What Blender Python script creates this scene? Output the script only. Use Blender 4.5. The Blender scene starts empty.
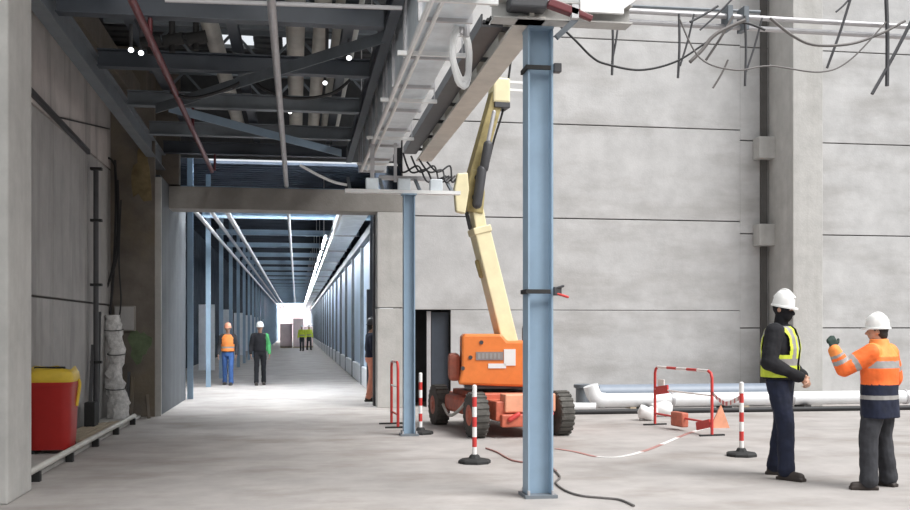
import bpy, bmesh, math, random
from mathutils import Vector, Matrix, Quaternion, noise
C = bpy.context.scene.collection
random.seed(7)
PI = math.pi
# ------------------------------------------------------------------ camera
FPX = 1000.0; YAW = math.atan(158/FPX); EYE = 1.55
sY, cY = math.sin(YAW), math.cos(YAW)
cd = bpy.data.cameras.new('camera'); cam = bpy.data.objects.new('camera', cd); C.objects.link(cam)
cam.location = (0, 0, EYE); cam.rotation_euler = (PI/2, 0, -YAW)
cd.sensor_width = 36; cd.lens = FPX/910*36; cd.shift_y = 73/910; cd.clip_end = 300
bpy.context.scene.camera = cam
# ------------------------------------------------------------------ world, sun, area lights, exposure
w = bpy.data.worlds.new('world'); bpy.context.scene.world = w; w.use_nodes = True
bg = w.node_tree.nodes['Background']; bg.inputs[0].default_value = (.90, .95, 1.0, 1); bg.inputs[1].default_value = .75
sd = bpy.data.lights.new('sun', 'SUN'); sd.energy = 4.0; sd.angle = math.radians(40); sd.color = (1, .985, .97)
sun = bpy.data.objects.new('sun', sd); C.objects.link(sun); sun.rotation_euler = Vector((-.50, .46, -.85)).to_track_quat('-Z', 'Y').to_euler()
def area(name, loc, rot, sx, sy, power, col=(1, 1, 1)):
    l = bpy.data.lights.new(name, 'AREA'); l.shape = 'RECTANGLE'; l.size = sx; l.size_y = sy; l.energy = power; l.color = col
    o = bpy.data.objects.new(name, l); C.objects.link(o); o.location = loc; o.rotation_euler = rot; return o
# daylight opening behind the portal; added fill lights at corridor end and near bay
area('corridor_daylight', (-.2, 23.9, 7.4), (0, 0, 0), 4.0, 2.8, 1300, (.93, .97, 1))
area('corridor_end_fill', (-.4, 120, 5.4), (0, math.radians(0), 0), 4.0, 12.0, 3500, (1, .95, .95))
area('bay_fill', (-.2, 5.0, 6.3), (math.radians(38), 0, 0), 3.5, 2.5, 240, (1, .99, .97))
vs = bpy.context.scene.view_settings
vs.view_transform = 'Standard'; vs.look = 'None'; vs.gamma = 1; vs.use_curve_mapping = False; vs.exposure = 0.30

# ------------------------------------------------------------------ helpers
def at(px, py, Y):
    u = (px-455)/FPX; v = (328-py)/FPX; t = Y/(cY-u*sY)
    return Vector((t*(sY+u*cY), Y, EYE+t*v))
def gp(px, py):
    u = (px-455)/FPX; v = (328-py)/FPX; t = -EYE/v
    return Vector((t*(sY+u*cY), t*(cY-u*sY), 0))
ORG = {}
def tag(o, label, cat, group=None, kind=None):
    if label: o['label'] = label
    if cat: o['category'] = cat
    if group: o['group'] = group
    if kind: o['kind'] = kind
    return o
def thing(name, label, cat, loc=(0, 0, 0), rz=0, group=None, kind=None, local=False):
    o = bpy.data.objects.new(name, None); C.objects.link(o); o.location = loc; o.rotation_euler = (0, 0, rz)
    o.empty_display_size = .1
    ORG[o.name] = Vector((0, 0, 0)) if local else Vector(loc)
    return tag(o, label, cat, group, kind)
def copy_tree(o, parent=None, loc=None, rz=None, label=None):
    c = o.copy(); C.objects.link(c)
    if parent: c.parent = parent
    if loc is not None: c.location = loc
    if rz is not None: c.rotation_euler = (0, 0, rz)
    if label: c['label'] = label
    for ch in list(o.children): copy_tree(ch, c)
    return c
def basis(d, up=Vector((0, 0, 1))):
    d = Vector(d).normalized()
    if abs(d.dot(up)) > .995: up = Vector((0, 1, 0))
    s = d.cross(up).normalized(); return d, s, s.cross(d).normalized()
class MB:
    def __init__(s): s.v = []; s.f = []; s.m = []; s.mi = 0
    def add(s, vs, fs):
        b = len(s.v); s.v += [Vector(q) for q in vs]
        for f in fs: s.f.append([b+i for i in f]); s.m.append(s.mi)
        return s
    def mat(s, i): s.mi = i; return s
    def box(s, c, size, R=None):
        c = Vector(c); h = Vector(size)/2; vs = []
        for x in (-1, 1):
            for y in (-1, 1):
                for z in (-1, 1):
                    p = Vector((x*h.x, y*h.y, z*h.z)); vs.append(c+((R @ p) if R else p))
        return s.add(vs, [(0, 1, 3, 2), (4, 6, 7, 5), (0, 4, 5, 1), (2, 3, 7, 6), (0, 2, 6, 4), (1, 5, 7, 3)])
    def bb(s, a, b):
        a = Vector(a); b = Vector(b); return s.box((a+b)/2, [abs(x) for x in (b-a)])
    def bar(s, a, b, w, h, up=Vector((0, 0, 1))):
        a = Vector(a); b = Vector(b); d, x, z = basis(b-a, up)
        R = Matrix((x, d, z)).transposed(); return s.box((a+b)/2, (w, (b-a).length, h), R)
    def poly(s, prof, a, b, up=Vector((0, 0, 1))):     # extrude a 2D profile (x along side, y along up) from a to b
        a = Vector(a); b = Vector(b); d, x, z = basis(b-a, up); n = len(prof)
        vs = [a+x*p[0]+z*p[1] for p in prof]+[b+x*p[0]+z*p[1] for p in prof]
        fs = [(i, (i+1) % n, n+(i+1) % n, n+i) for i in range(n)]+[tuple(range(n))[::-1], tuple(range(n, 2*n))]
        return s.add(vs, fs)
    def hbeam(s, a, b, w, h, t=.014, up=Vector((0, 0, 1))):   # w flange width, h depth
        W = w/2; H = h/2; t2 = t*.7
        pr = [(-W, -H), (W, -H), (W, -H+t), (t2, -H+t), (t2, H-t), (W, H-t), (W, H), (-W, H), (-W, H-t), (-t2, H-t), (-t2, -H+t), (-W, -H+t)]
        return s.poly(pr, a, b, up)
    def tube(s, pts, r, n=10, closed=False):
        pts = [Vector(p) for p in pts]; rr = r if isinstance(r, (list, tuple)) else [r]*len(pts)
        vs = []; m = len(pts); prev = None
        for i, p in enumerate(pts):
            if closed: d = pts[(i+1) % m]-pts[i-1]
            else: d = pts[min(i+1, m-1)]-pts[max(i-1, 0)]
            d.normalize()
            if prev is None: _, x, z = basis(d)
            else:
                x = (prev-d*prev.dot(d)).normalized(); z = x.cross(d)
            prev = x
            for k in range(n):
                a = 2*PI*k/n; vs.append(p+(x*math.cos(a)+z*math.sin(a))*rr[i])
        fs = []
        for i in range(m if closed else m-1):
            j = (i+1) % m
            for k in range(n):
                fs.append((i*n+k, i*n+(k+1) % n, j*n+(k+1) % n, j*n+k))
        if not closed: fs += [tuple(range(n))[::-1], tuple((m-1)*n+k for k in range(n))]
        return s.add(vs, fs)
    def cyl(s, a, b, r0, r1=None, n=20): return s.tube([a, b], [r0, r0 if r1 is None else r1], n)
    def lathe(s, c, prof, axis=(0, 0, 1), n=24):       # prof: (r, t) along axis
        c = Vector(c); d, x, z = basis(axis, Vector((0, 1, 0)) if abs(Vector(axis).z) > .9 else Vector((0, 0, 1))); vs = []
        for r, t in prof:
            for k in range(n):
                a = 2*PI*k/n; vs.append(c+d*t+(x*math.cos(a)+z*math.sin(a))*r)
        m = len(prof); fs = []
        for i in range(m-1):
            for k in range(n): fs.append((i*n+k, i*n+(k+1) % n, (i+1)*n+(k+1) % n, (i+1)*n+k))
        fs += [tuple(range(n))[::-1], tuple((m-1)*n+k for k in range(n))]
        return s.add(vs, fs)
    def loft(s, rings, n=24, p=2.0):                   # rings: (cx, cy, z, rx, ry)
        vs = []
        for cx, cy, z, rx, ry in rings:
            for k in range(n):
                a = 2*PI*k/n; c_, s_ = math.cos(a), math.sin(a)
                vs.append((cx+rx*math.copysign(abs(c_)**(2/p), c_), cy+ry*math.copysign(abs(s_)**(2/p), s_), z))
        m = len(rings); fs = []
        for i in range(m-1):
            for k in range(n): fs.append((i*n+k, i*n+(k+1) % n, (i+1)*n+(k+1) % n, (i+1)*n+k))
        fs += [tuple(range(n))[::-1], tuple((m-1)*n+k for k in range(n))]
        return s.add(vs, fs)
    def cap(s, a, b, r0, r1=None, n=12):               # tapered capsule
        a = Vector(a); b = Vector(b); r1 = r0 if r1 is None else r1
        if (b-a).length < 1e-5: b = a+Vector((0, 0, 1e-3))
        d = (b-a).normalized(); pts = []; rr = []
        for k in range(1, 5):
            t = PI/2*k/4-.0; pts.append(a-d*r0*math.cos(t)); rr.append(max(r0*math.sin(t), .001))
        for k in range(0, 4):
            t = PI/2*k/4; pts.append(b+d*(r1*math.sin(t)+(1e-5 if k == 0 else 0))); rr.append(max(r1*math.cos(t), .001))
        pts.insert(0, a-d*r0*.995); rr.insert(0, r0*.1); pts.append(b+d*r1*.995); rr.append(r1*.1)
        return s.tube(pts, rr, n)
    def ell(s, c, r, n=16, R=None):
        c = Vector(c); vs = []; m = n//2
        for i in range(1, m):
            t = PI*i/m
            for k in range(n):
                a = 2*PI*k/n; p = Vector((r[0]*math.sin(t)*math.cos(a), r[1]*math.sin(t)*math.sin(a), r[2]*math.cos(t)))
                vs.append(c+((R @ p) if R else p))
        fs = []
        for i in range(m-2):
            for k in range(n): fs.append((i*n+k, (i+1)*n+k, (i+1)*n+(k+1) % n, i*n+(k+1) % n))
        fs += [tuple(range(n)), tuple((m-2)*n+k for k in range(n))[::-1]]
        return s.add(vs, fs)
    def mesh(s, name, mats):
        me = bpy.data.meshes.new(name); me.from_pydata(s.v, [], s.f)
        for m in (mats if isinstance(mats, (list, tuple)) else [mats]): me.materials.append(m)
        for p, i in zip(me.polygons, s.m): p.material_index = i
        bm = bmesh.new(); bm.from_mesh(me); bmesh.ops.recalc_face_normals(bm, faces=bm.faces); bm.to_mesh(me); bm.free()
        return me
    def build(s, name, mats, parent=None, smooth=True, bevel=0):
        if parent is None:
            lo = [min(v[i] for v in s.v) for i in range(3)]; hi = [max(v[i] for v in s.v) for i in range(3)]
            off = Vector(((lo[0]+hi[0])/2, (lo[1]+hi[1])/2, lo[2]))
        else: off = ORG[parent.name]
        s.v = [v-off for v in s.v]
        me = s.mesh(name, mats); o = bpy.data.objects.new(name, me); C.objects.link(o)
        if parent is None: o.location = off
        else: o.parent = parent
        ORG[o.name] = off
        finish(o, smooth, bevel); return o
def finish(o, smooth=True, bevel=0):
    me = o.data
    if smooth:
        bm = bmesh.new(); bm.from_mesh(me)
        for f in bm.faces: f.smooth = True
        for e in bm.edges:
            if len(e.link_faces) == 2 and e.calc_face_angle(0) > math.radians(38): e.smooth = False
            if len(e.link_faces) != 2: e.smooth = False
        bm.to_mesh(me); bm.free()
    if bevel:
        b = o.modifiers.new('bevel', 'BEVEL'); b.width = bevel; b.segments = 2; b.limit_method = 'ANGLE'; b.angle_limit = math.radians(40)
def cat_curve(pts, n=8):
    pts = [Vector(p) for p in pts]; P = [pts[0]]+pts+[pts[-1]]; out = []
    for i in range(1, len(P)-2):
        for k in range(n):
            t = k/n; a, b, c, d = P[i-1], P[i], P[i+1], P[i+2]
            out.append(.5*((2*b)+(c-a)*t+(2*a-5*b+4*c-d)*t*t+(3*b-a-3*c+d)*t**3))
    return out+[pts[-1]]

# ------------------------------------------------------------------ materials
def pbr(name, col, rough=.6, metal=0, var=.12, scale=6, bump=.0, bscale=30, dirt=None, dirt_amt=.4, streak=False, spec=.5, stretch=None):
    m = bpy.data.materials.new(name); m.use_nodes = True; nt = m.node_tree; N = nt.nodes; L = nt.links
    p = N['Principled BSDF']; p.inputs['Roughness'].default_value = rough; p.inputs['Metallic'].default_value = metal
    p.inputs['Specular IOR Level'].default_value = spec
    g = N.new('ShaderNodeNewGeometry'); src = g.outputs['Position']
    def noi(sc, det=6, vec=None):
        n = N.new('ShaderNodeTexNoise'); n.inputs['Scale'].default_value = sc; n.inputs['Detail'].default_value = det
        n.inputs['Roughness'].default_value = .62; L.new(vec or src, n.inputs['Vector']); return n.outputs['Fac']
    n1 = noi(scale)
    r = N.new('ShaderNodeMapRange'); r.inputs['From Min'].default_value = .3; r.inputs['From Max'].default_value = .7
    r.inputs['To Min'].default_value = 1-var; r.inputs['To Max'].default_value = 1+var; L.new(n1, r.inputs['Value'])
    mx = N.new('ShaderNodeVectorMath'); mx.operation = 'SCALE'; mx.inputs[0].default_value = col[:3]; L.new(r.outputs[0], mx.inputs['Scale'])
    out = mx.outputs[0]
    if dirt:
        mp = N.new('ShaderNodeMapping'); L.new(src, mp.inputs['Vector'])
        mp.inputs['Scale'].default_value = stretch or ((1.6, 1.6, .16) if streak else (.45, .45, .45))
        n2 = noi(1.6, 8, mp.outputs[0])
        r2 = N.new('ShaderNodeMapRange'); r2.inputs['From Min'].default_value = .48; r2.inputs['From Max'].default_value = .74
        r2.inputs['To Max'].default_value = dirt_amt; L.new(n2, r2.inputs['Value'])
        mm = N.new('ShaderNodeMix'); mm.data_type = 'RGBA'; L.new(r2.outputs[0], mm.inputs[0]); L.new(out, mm.inputs[6]); mm.inputs[7].default_value = (*dirt, 1)
        out = mm.outputs[2]
    L.new(out, p.inputs['Base Color'])
    if bump:
        n3 = noi(bscale, 5); b = N.new('ShaderNodeBump'); b.inputs['Strength'].default_value = bump; b.inputs['Distance'].default_value = .02
        L.new(n3, b.inputs['Height']); L.new(b.outputs[0], p.inputs['Normal'])
    return m
M = {}
M['floor'] = pbr('dusty_concrete_floor', (.385, .36, .345), .75, var=.14, scale=1.6, bump=.12, bscale=14, dirt=(.22, .19, .165), dirt_amt=.75, stretch=(.45, .7, .5), spec=.35)
M['wallc'] = pbr('pale_concrete_panel', (.505, .50, .495), .85, var=.12, scale=2.2, bump=.2, bscale=25, dirt=(.31, .295, .28), dirt_amt=.7, stretch=(.30, .30, 1.0))
M['leftc'] = pbr('grey_concrete_panel', (.40, .39, .38), .85, var=.12, scale=2.0, bump=.2, bscale=25, dirt=(.17, .165, .16), dirt_amt=.7, streak=True)
M['upc'] = pbr('pinkish_plaster', (.55, .51, .49), .85, var=.12, scale=2.0, bump=.2, bscale=25, dirt=(.14, .135, .13), dirt_amt=.85, streak=True)
M['pillarc'] = pbr('cast_concrete', (.47, .46, .44), .85, var=.12, scale=3, bump=.25, bscale=25, dirt=(.3, .285, .26), dirt_amt=.5, streak=True)
M['portc'] = pbr('portal_concrete', (.27, .255, .235), .85, var=.14, scale=3, bump=.25, bscale=25, dirt=(.2, .19, .17), dirt_amt=.5)
M['brownc'] = pbr('stained_brown_concrete', (.16, .14, .12), .9, var=.25, scale=2, bump=.3, bscale=20, dirt=(.22, .17, .09), dirt_amt=.6)
M['bluec'] = pbr('blue_grey_render', (.085, .095, .105), .8, var=.12, scale=3, dirt=(.18, .18, .19), dirt_amt=.5, streak=True)
M['beige'] = pbr('beige_painted_steel', (.62, .58, .52), .6, var=.1, scale=4)
M['joint'] = pbr('dark_joint', (.10, .095, .09), .9)
M['steel'] = pbr('blue_grey_painted_steel', (.27, .37, .47), .45, var=.06, scale=5, dirt=(.17, .22, .28), dirt_amt=.4)
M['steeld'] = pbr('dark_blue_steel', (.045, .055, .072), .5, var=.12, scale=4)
M['steelm'] = pbr('mid_grey_steel', (.15, .17, .19), .5, var=.15, scale=4)
M['galv'] = pbr('galvanised_sheet', (.74, .80, .84), .38, metal=.25, var=.12, scale=5, dirt=(.35, .4, .43), dirt_amt=.5)
M['galvp'] = pbr('galvanised_rail', (.50, .49, .50), .45, metal=.35, var=.08, scale=8)
M['white'] = pbr('white_plastic', (.80, .80, .79), .4, var=.03)
M['whiteband'] = pbr('white_band', (.80, .78, .76), .45, var=.06, scale=20)
M['redband'] = pbr('red_band', (.55, .045, .04), .45, var=.1, scale=20)
M['redpipe'] = pbr('dark_red_pipe', (.13, .025, .03), .45, var=.1)
M['rubber'] = pbr('black_rubber', (.022, .022, .022), .75, var=.2, scale=20)
M['tyre'] = pbr('dusty_tyre', (.085, .08, .072), .85, var=.35, scale=12, bump=.3)
M['cable'] = pbr('black_cable', (.02, .02, .022), .6)
M['graycable'] = pbr('grey_cable', (.13, .12, .115), .6)
M['redcable'] = pbr('pinkish_cable', (.40, .20, .18), .6)
M['orange'] = pbr('orange_machine_paint', (.80, .22, .05), .4, var=.08, scale=6)
M['orangeold'] = pbr('faded_red_orange_paint', (.52, .13, .075), .55, var=.25, scale=9, dirt=(.3, .2, .16), dirt_amt=.6)
M['salmon'] = pbr('faded_salmon_paint', (.75, .34, .21), .5, var=.12, scale=8)
M['cream'] = pbr('cream_boom_paint', (.78, .70, .45), .45, var=.08, scale=5)
M['creamd'] = pbr('dirty_yellow_paint', (.38, .31, .14), .5, var=.25, scale=8)
M['dgrey'] = pbr('dark_grey_metal', (.06, .06, .065), .5, var=.15)
M['grey'] = pbr('grey_marking', (.27, .23, .22), .5)
M['binred'] = pbr('red_bin_plastic', (.42, .018, .015), .4, var=.06)
M['binyel'] = pbr('yellow_bin_plastic', (.72, .50, .05), .45, var=.1)
M['film'] = pbr('grey_plastic_wrap', (.62, .61, .60), .35, var=.3, scale=14, bump=.8, bscale=18)
M['timber'] = pbr('pale_timber', (.44, .36, .26), .8, var=.2, scale=8)
M['bpipe'] = pbr('blue_grey_pipe', (.24, .28, .34), .45, var=.06)
M['wpipe'] = pbr('pale_pipe', (.82, .83, .84), .35, var=.05, metal=.1)
M['bluepanel'] = pbr('pale_blue_wall_panel', (.56, .68, .82), .5, var=.1, scale=1.2)
M['plinth'] = pbr('white_plinth_sheet', (.78, .80, .83), .6, var=.08)
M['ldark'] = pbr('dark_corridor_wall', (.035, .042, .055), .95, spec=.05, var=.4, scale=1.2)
M['farend'] = pbr('pinkish_end_sheeting', (.85, .70, .70), .8, var=.2, scale=.8)
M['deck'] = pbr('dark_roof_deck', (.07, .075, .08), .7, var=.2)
M['palepipe'] = pbr('pale_insulated_duct', (.55, .54, .50), .6, var=.15, scale=3)
M['skin'] = pbr('skin', (.52, .30, .21), .55, var=.05)
M['hair'] = pbr('dark_hair', (.02, .015, .012), .6)
M['eye'] = pbr('eye_white', (.7, .7, .68), .3)
M['navy'] = pbr('navy_cloth', (.007, .011, .03), .85, var=.3, scale=9)
M['black'] = pbr('black_cloth', (.008, .008, .011), .9, var=.3, scale=10)
M['charcoal'] = pbr('charcoal_cloth', (.035, .036, .042), .9, var=.3, scale=12)
M['hivis'] = pbr('orange_hi_vis_cloth', (.95, .17, .03), .7, var=.14, scale=9)
M['hivisl'] = pbr('faded_orange_cloth', (.95, .30, .07), .7, var=.14, scale=9)
M['lime'] = pbr('lime_hi_vis_cloth', (.62, .72, .06), .7, var=.14, scale=10)
M['silver'] = pbr('silver_reflective_tape', (.32, .31, .30), .45, var=.1, scale=14)
M['boot'] = pbr('dark_brown_boot', (.035, .026, .022), .6, var=.2)
M['glove'] = pbr('dark_green_glove', (.03, .055, .045), .8, var=.2)
M['helmet'] = pbr('white_helmet', (.82, .82, .80), .3, var=.02)
M['helmeto'] = pbr('orange_white_helmet', (.85, .42, .28), .35, var=.02)
M['greencloth'] = pbr('green_cloth', (.06, .30, .10), .8, var=.15)
M['bluejean'] = pbr('blue_trousers', (.05, .12, .32), .85, var=.2, scale=10)
M['opink'] = pbr('orange_pink_trousers', (.75, .30, .20), .8, var=.15)
def emis(name, col, st):
    m = bpy.data.materials.new(name); m.use_nodes = True; p = m.node_tree.nodes['Principled BSDF']
    p.inputs['Emission Color'].default_value = (*col, 1); p.inputs['Emission Strength'].default_value = st; return m
M['tube'] = emis('tube_glow', (.93, .97, 1), 90)
M['lamp'] = emis('lamp_glow', (.95, .98, 1), 3)

# ------------------------------------------------------------------ setting
def struct(o, label=None, cat=None): return tag(o, label, cat, None, 'structure')
struct(MB().bb((-9, -6, -.25), (24, 140, 0)).build('floor', M['floor'], None, False), 'dusty pale grey concrete floor running through hall and corridor', 'floor')
# back wall of stacked precast panels, with a doorway (X 2.08..2.98, z<1.93)
wb = thing('wall_back', 'tall back wall of pale concrete panels with dark joints', 'wall', (9, 19.4, 0), kind='structure')
def panel_rows(x0, x1, zs, mb, y=19.4, th=.25, gap=.022):
    for a, b in zip(zs[:-1], zs[1:]): mb.bb((x0, y, a+gap/2), (x1, y+th, b-gap/2))
m = MB()
m.bb((2.98, 19.4, 0), (9.0, 19.65, 1.90))
panel_rows(2.03, 9.0, [1.90, 3.74, 5.62, 7.36, 9.6], m)
panel_rows(9.0, 18, [-.01, 1.55, 3.49, 5.41, 7.33, 9.6], m)
m.build('wall_panel', M['wallc'], wb, False, .008)
MB().bb((2.98, 19.47, 0), (18, 19.62, 9.5)).bb((2.03, 19.47, 1.96), (3.0, 19.62, 9.5)).build('joint_filler', M['joint'], wb, False)
# dark doorway recess
dr = thing('door_1', 'dark open doorway with grey leaf in the pale wall behind the boom lift', 'doorway', (2.5, 19.7, 0), kind='structure')
MB().bb((2.0, 20.9, 0), (3.05, 21.0, 2.1)).bb((2.02, 19.7, 0), (2.06, 20.9, 2.1)).bb((3.0, 19.66, 0), (3.05, 20.9, 2.1)).bb((2.0, 19.66, 2.0), (3.05, 21, 2.1)).build('recess', M['dgrey'], dr, False)
MB().bb((2.10, 19.5, 0), (2.14, 19.58, 1.88)).bb((2.52, 19.5, 0), (2.60, 19.58, 1.88)).build('door_post', M['galvp'], dr, False)
MB().bb((2.62, 19.55, .05), (2.96, 19.60, 1.86)).build('door_leaf', M['steeld'], dr, False)
# concrete pillar on the back wall
pl = thing('concrete_pillar', 'broad concrete pillar standing against the pale back wall', 'pillar', (9.4, 18.9, 0), kind='structure')
p0 = at(793, 328, 18.35); p1 = at(823, 328, 18.35)
MB().bb((p0.x, 18.35, 0), (p1.x, 19.42, 10)).build('shaft', M['pillarc'], pl, False, .015)
g0 = at(760, 328, 19.39)
MB().bb((g0.x, 19.34, 0), (g0.x+.14, 19.40, 9.5)).build('dark_joint', M['joint'], pl, False)
for zy in (148, 235):
    q = at(765, zy, 19.2); MB().bb((q.x-.17, 19.1, q.z-.22), (q.x+.18, 19.4, q.z+.22)).build('corbel', M['pillarc'], pl, False, .01)
# portal
po = thing('concrete_portal', 'wide concrete portal framing the entrance of the long corridor', 'portal', (-.2, 19.7, 0), kind='structure')
MB().bb((-2.4, 19.4, 3.80), (2.05, 20.0, 4.22)).build('lintel', M['portc'], po, False, .012)
MB().bb((1.54, 19.4, 0), (2.05, 20.0, 1.93)).bb((1.54, 19.4, 1.95), (2.05, 20.0, 3.80)).build('jamb', M['pillarc'], po, False, .008)
MB().bb((-3.3, 18.22, 0), (-2.38, 22.3, 4.25)).build('jamb', M['bluec'], po, False, .012)
MB().bb((-2.46, 18.16, 0), (-2.36, 18.24, 4.2)).build('corner_strip', M['pillarc'], po, False)
MB().bb((1.50, 19.9, 0), (1.56, 20.1, 3.8)).build('edge_angle', M['dgrey'], po, False)
# stained end wall between left wall and portal
we = thing('wall_end', 'dark brown stained concrete wall between left wall and corridor portal', 'wall', (-2.8, 18.2, 0), kind='structure')
MB().bb((-3.4, 18.1, 0), (-2.46, 18.2, 5.5)).build('wall_face', M['brownc'], we, False)
def blot(px, py, rx, rz, mat, name):
    q = at(px, py, 18.09); pts = []
    for k in range(18):
        a = 2*PI*k/18; r = 1+.25*math.sin(3*a+px)+.12*math.sin(7*a)
        pts.append((q.x+rx*r*math.cos(a), q.z+rz*r*math.sin(a)))
    MB().add([(x, 18.085, z) for x, z in pts]+[(x, 18.1, z) for x, z in pts], [tuple(range(18))]+[(k, (k+1) % 18, 18+(k+1) % 18, 18+k) for k in range(18)]).build(name, mat, we, False)
M['moss'] = pbr('ochre_stain', (.20, .155, .08), .9, var=.35, scale=5); M['grn'] = pbr('green_stain', (.12, .16, .09), .9, var=.3, scale=6); M['pnk'] = pbr('pinkish_repair', (.27, .235, .22), .9, var=.2)
blot(142, 175, .16, .5, M['moss'], 'ochre_stain'); blot(139, 345, .18, .28, M['grn'], 'green_stain')
# left wall
wl = thing('wall_left', 'long left concrete wall with stained upper band and dark joints', 'wall', (-3.3, 13.5, 0), kind='structure')
m = MB()
ys = [9.0, 10.9, 13.95, 16.2, 18.1]
for a, b in zip(ys[:-1], ys[1:]):
    m.bb((-3.4, a+.012, 0), (-3.2, b-.012, 1.93)); m.bb((-3.4, a+.012, 1.96), (-3.2, b-.012, 4.28))
m.build('lower_panel', M['leftc'], wl, False, .006)
MB().bb((-3.4, 9, 4.31), (-3.2, 18.1, 5.6)).build('upper_band', M['upc'], wl, False)
MB().bb((-3.38, 9, 0), (-3.25, 18.1, 5.5)).build('joint_filler', M['joint'], wl, False)
struct(MB().bb((-3.9, 8.6, 5.45), (-2.72, 19.3, 5.85)).build('ledge_beam', M['brownc'], None, False), 'dark overhanging concrete ledge along the top of the left wall', 'ledge')
struct(MB().bb((-3.2, 10.1, 0), (-2.66, 17.9, .05)).build('kerb', M['pillarc'], None, False, .01), 'low concrete kerb at the foot of the left wall', 'kerb')
# near pillar
MB().bb((-6.5, 9.26, 0), (-2.5, 10.06, 7)).build('wall_near', M['pillarc'], None, False, .02)
struct(bpy.data.objects['wall_near'], 'pale concrete pier at the left edge in front of the red bin', 'pier')
# roof deck over the near bay and corridor
m = MB()
for k in range(-30, 47):
    y = 4+.34*k
    sky = 36 <= k <= 41
    for xa, xb in (((-6.5, -1.35), (-.75, -.25), (.05, .35), (.95, 2.35)) if sky else ((-6.5, 2.35),)):
        m.bb((xa, y, 6.55), (xb, y+.2, 6.62)); m.bb((xa, y+.2, 6.62), (xb, y+.34, 6.65))
m.bb((-6.5, 19.75, 4.82), (2.35, 19.82, 6.6))
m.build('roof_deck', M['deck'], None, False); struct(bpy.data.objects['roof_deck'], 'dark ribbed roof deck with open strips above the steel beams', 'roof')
m = MB()
for k in range(0, 310):
    y = 19.8+.36*k
    if 22.2 < y < 24.9: m.bb((-4.4, y, 5.6), (-2.2, y+.36, 5.66)); m.bb((1.5, y, 5.6), (2.35, y+.36, 5.66)); continue
    m.bb((-4.4, y, 5.6), (2.35, y+.2, 5.66)); m.bb((-4.4, y+.2, 5.66), (2.35, y+.36, 5.70))
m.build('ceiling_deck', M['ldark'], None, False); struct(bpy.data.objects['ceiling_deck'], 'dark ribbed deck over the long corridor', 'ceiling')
struct(MB().bb((-3.4, 18.25, 4.26), (-2.62, 19.7, 6.5)).bb((-2.62, 19.42, 4.26), (-2.2, 19.72, 6.5)).bb((-3.6, 10.1, 5.86), (-3.4, 18.2, 6.54)).build('wall_upper', M['brownc'], None, False), 'dark upper wall over the left portal block', 'wall')
# corridor walls
cw = thing('wall_corridor_right', 'pale blue panelled corridor wall with dark posts and white plinth', 'wall', (1.9, 45, 0), kind='structure')
m = MB(); mp = MB(); mk = MB()
y = 23.0
while y < 128:
    m.bb((1.80, y+.08, .52), (1.9, y+4.42, 3.75)); mp.bb((1.74, y+.08, 0), (1.9, y+4.42, .5)); mk.bb((1.72, y-.12, 0), (1.86, y+.10, 3.85)); y += 4.5
m.build('wall_panel', M['bluepanel'], cw, False, .01); mp.build('plinth', M['plinth'], cw, False, .02); mk.build('post', M['steelm'], cw, False)
MB().bb((1.66, 22.9, 3.75), (1.95, 130, 3.95)).build('head_rail', M['steeld'], cw, False)
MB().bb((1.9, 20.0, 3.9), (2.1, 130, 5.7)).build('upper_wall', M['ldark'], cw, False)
cl = thing('wall_corridor_left', 'dark left side wall of the corridor with blue-grey columns', 'wall', (-2.5, 50, 0), kind='structure')
m = MB(); mk = MB(); mo = MB(); y = 22.3
i = 0
while y < 128:
    mk.hbeam((-2.3, y+.15, 0), (-2.3, y+.15, 5.58), .12, .12, .015, Vector((0, 1, 0)))
    if i % 2 == 0: mo.bb((-3.1, y+1.5, .2), (-2.6, y+1.56, 2.3))
    m.bb((-4.4, y, 0), (-4.2, y+4.5, 5.7))
    y += 4.5; i += 1
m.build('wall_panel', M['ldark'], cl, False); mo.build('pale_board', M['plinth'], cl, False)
mk.build('column', M['steel'], cl, False)
MB().bb((-4.4, 130, 0), (2.2, 130.3, 5.8)).build('wall_far', M['farend'], None, False)
struct(bpy.data.objects['wall_far'], 'pinkish white sheeting at the distant end of the corridor', 'wall')

struct(MB().bb((2.36, -6, 6.7), (2.6, 19.39, 13)).build('wall_sky_blocker', M['wallc'], None, False), 'added unseen wall above the low bay roof that blocks sky light', 'wall')  # added out of view so less sky light enters from the left
struct(MB().bb((-6.6, -8.3, 0), (24, -8, 12)).build('wall_front', M['wallc'], None, False), 'unseen hall wall added behind the camera to cut sky light', 'wall')  # put in behind the camera to cut sky fill and raise contrast
struct(MB().bb((24, -8.3, 0), (24.3, 19.7, 10)).build('wall_right', M['wallc'], None, False), 'pale right end wall of the hall', 'wall')
# ------------------------------------------------------------------ steel columns
def column(name, label, c, top, w, d, plate, clamp_z=(), rz=0):
    t = thing(name, label, 'column', (c.x, c.y, 0), kind='thing')
    MB().hbeam((c.x, c.y, .03), (c.x, c.y, top), d, w, .016, Vector((1, 0, 0))).build('shaft', M['steel'], t, False)
    MB().bb((c.x-plate, c.y-plate, 0), (c.x+plate, c.y+plate, .03)).build('base_plate', M['steelm'] if plate < .2 else M['galvp'], t, False)
    for sx in (-1, 1):
        for sy in (-1, 1):
            MB().cyl((c.x+sx*plate*.75, c.y+sy*plate*.75, .03), (c.x+sx*plate*.75, c.y+sy*plate*.75, .07), .014, n=6).build('bolt', M['galvp'], t, False)
    MB().bb((c.x-plate*.8, c.y-plate*.8, top), (c.x+plate*.8, c.y+plate*.8, top+.02)).build('cap_plate', M['steel'], t, False)
    return t
c1 = gp(540.5, 498); c1.y += .1
col1 = column('steel_column', 'tall pale blue steel column standing alone in front of the boom lift', c1, 4.28, .235, .22, .15)
c2 = gp(409.5, 436); c2.y += .08
col2 = column('steel_column', 'thinner blue steel column beside the corridor portal', c2, 3.46, .165, .16, .13)
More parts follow.
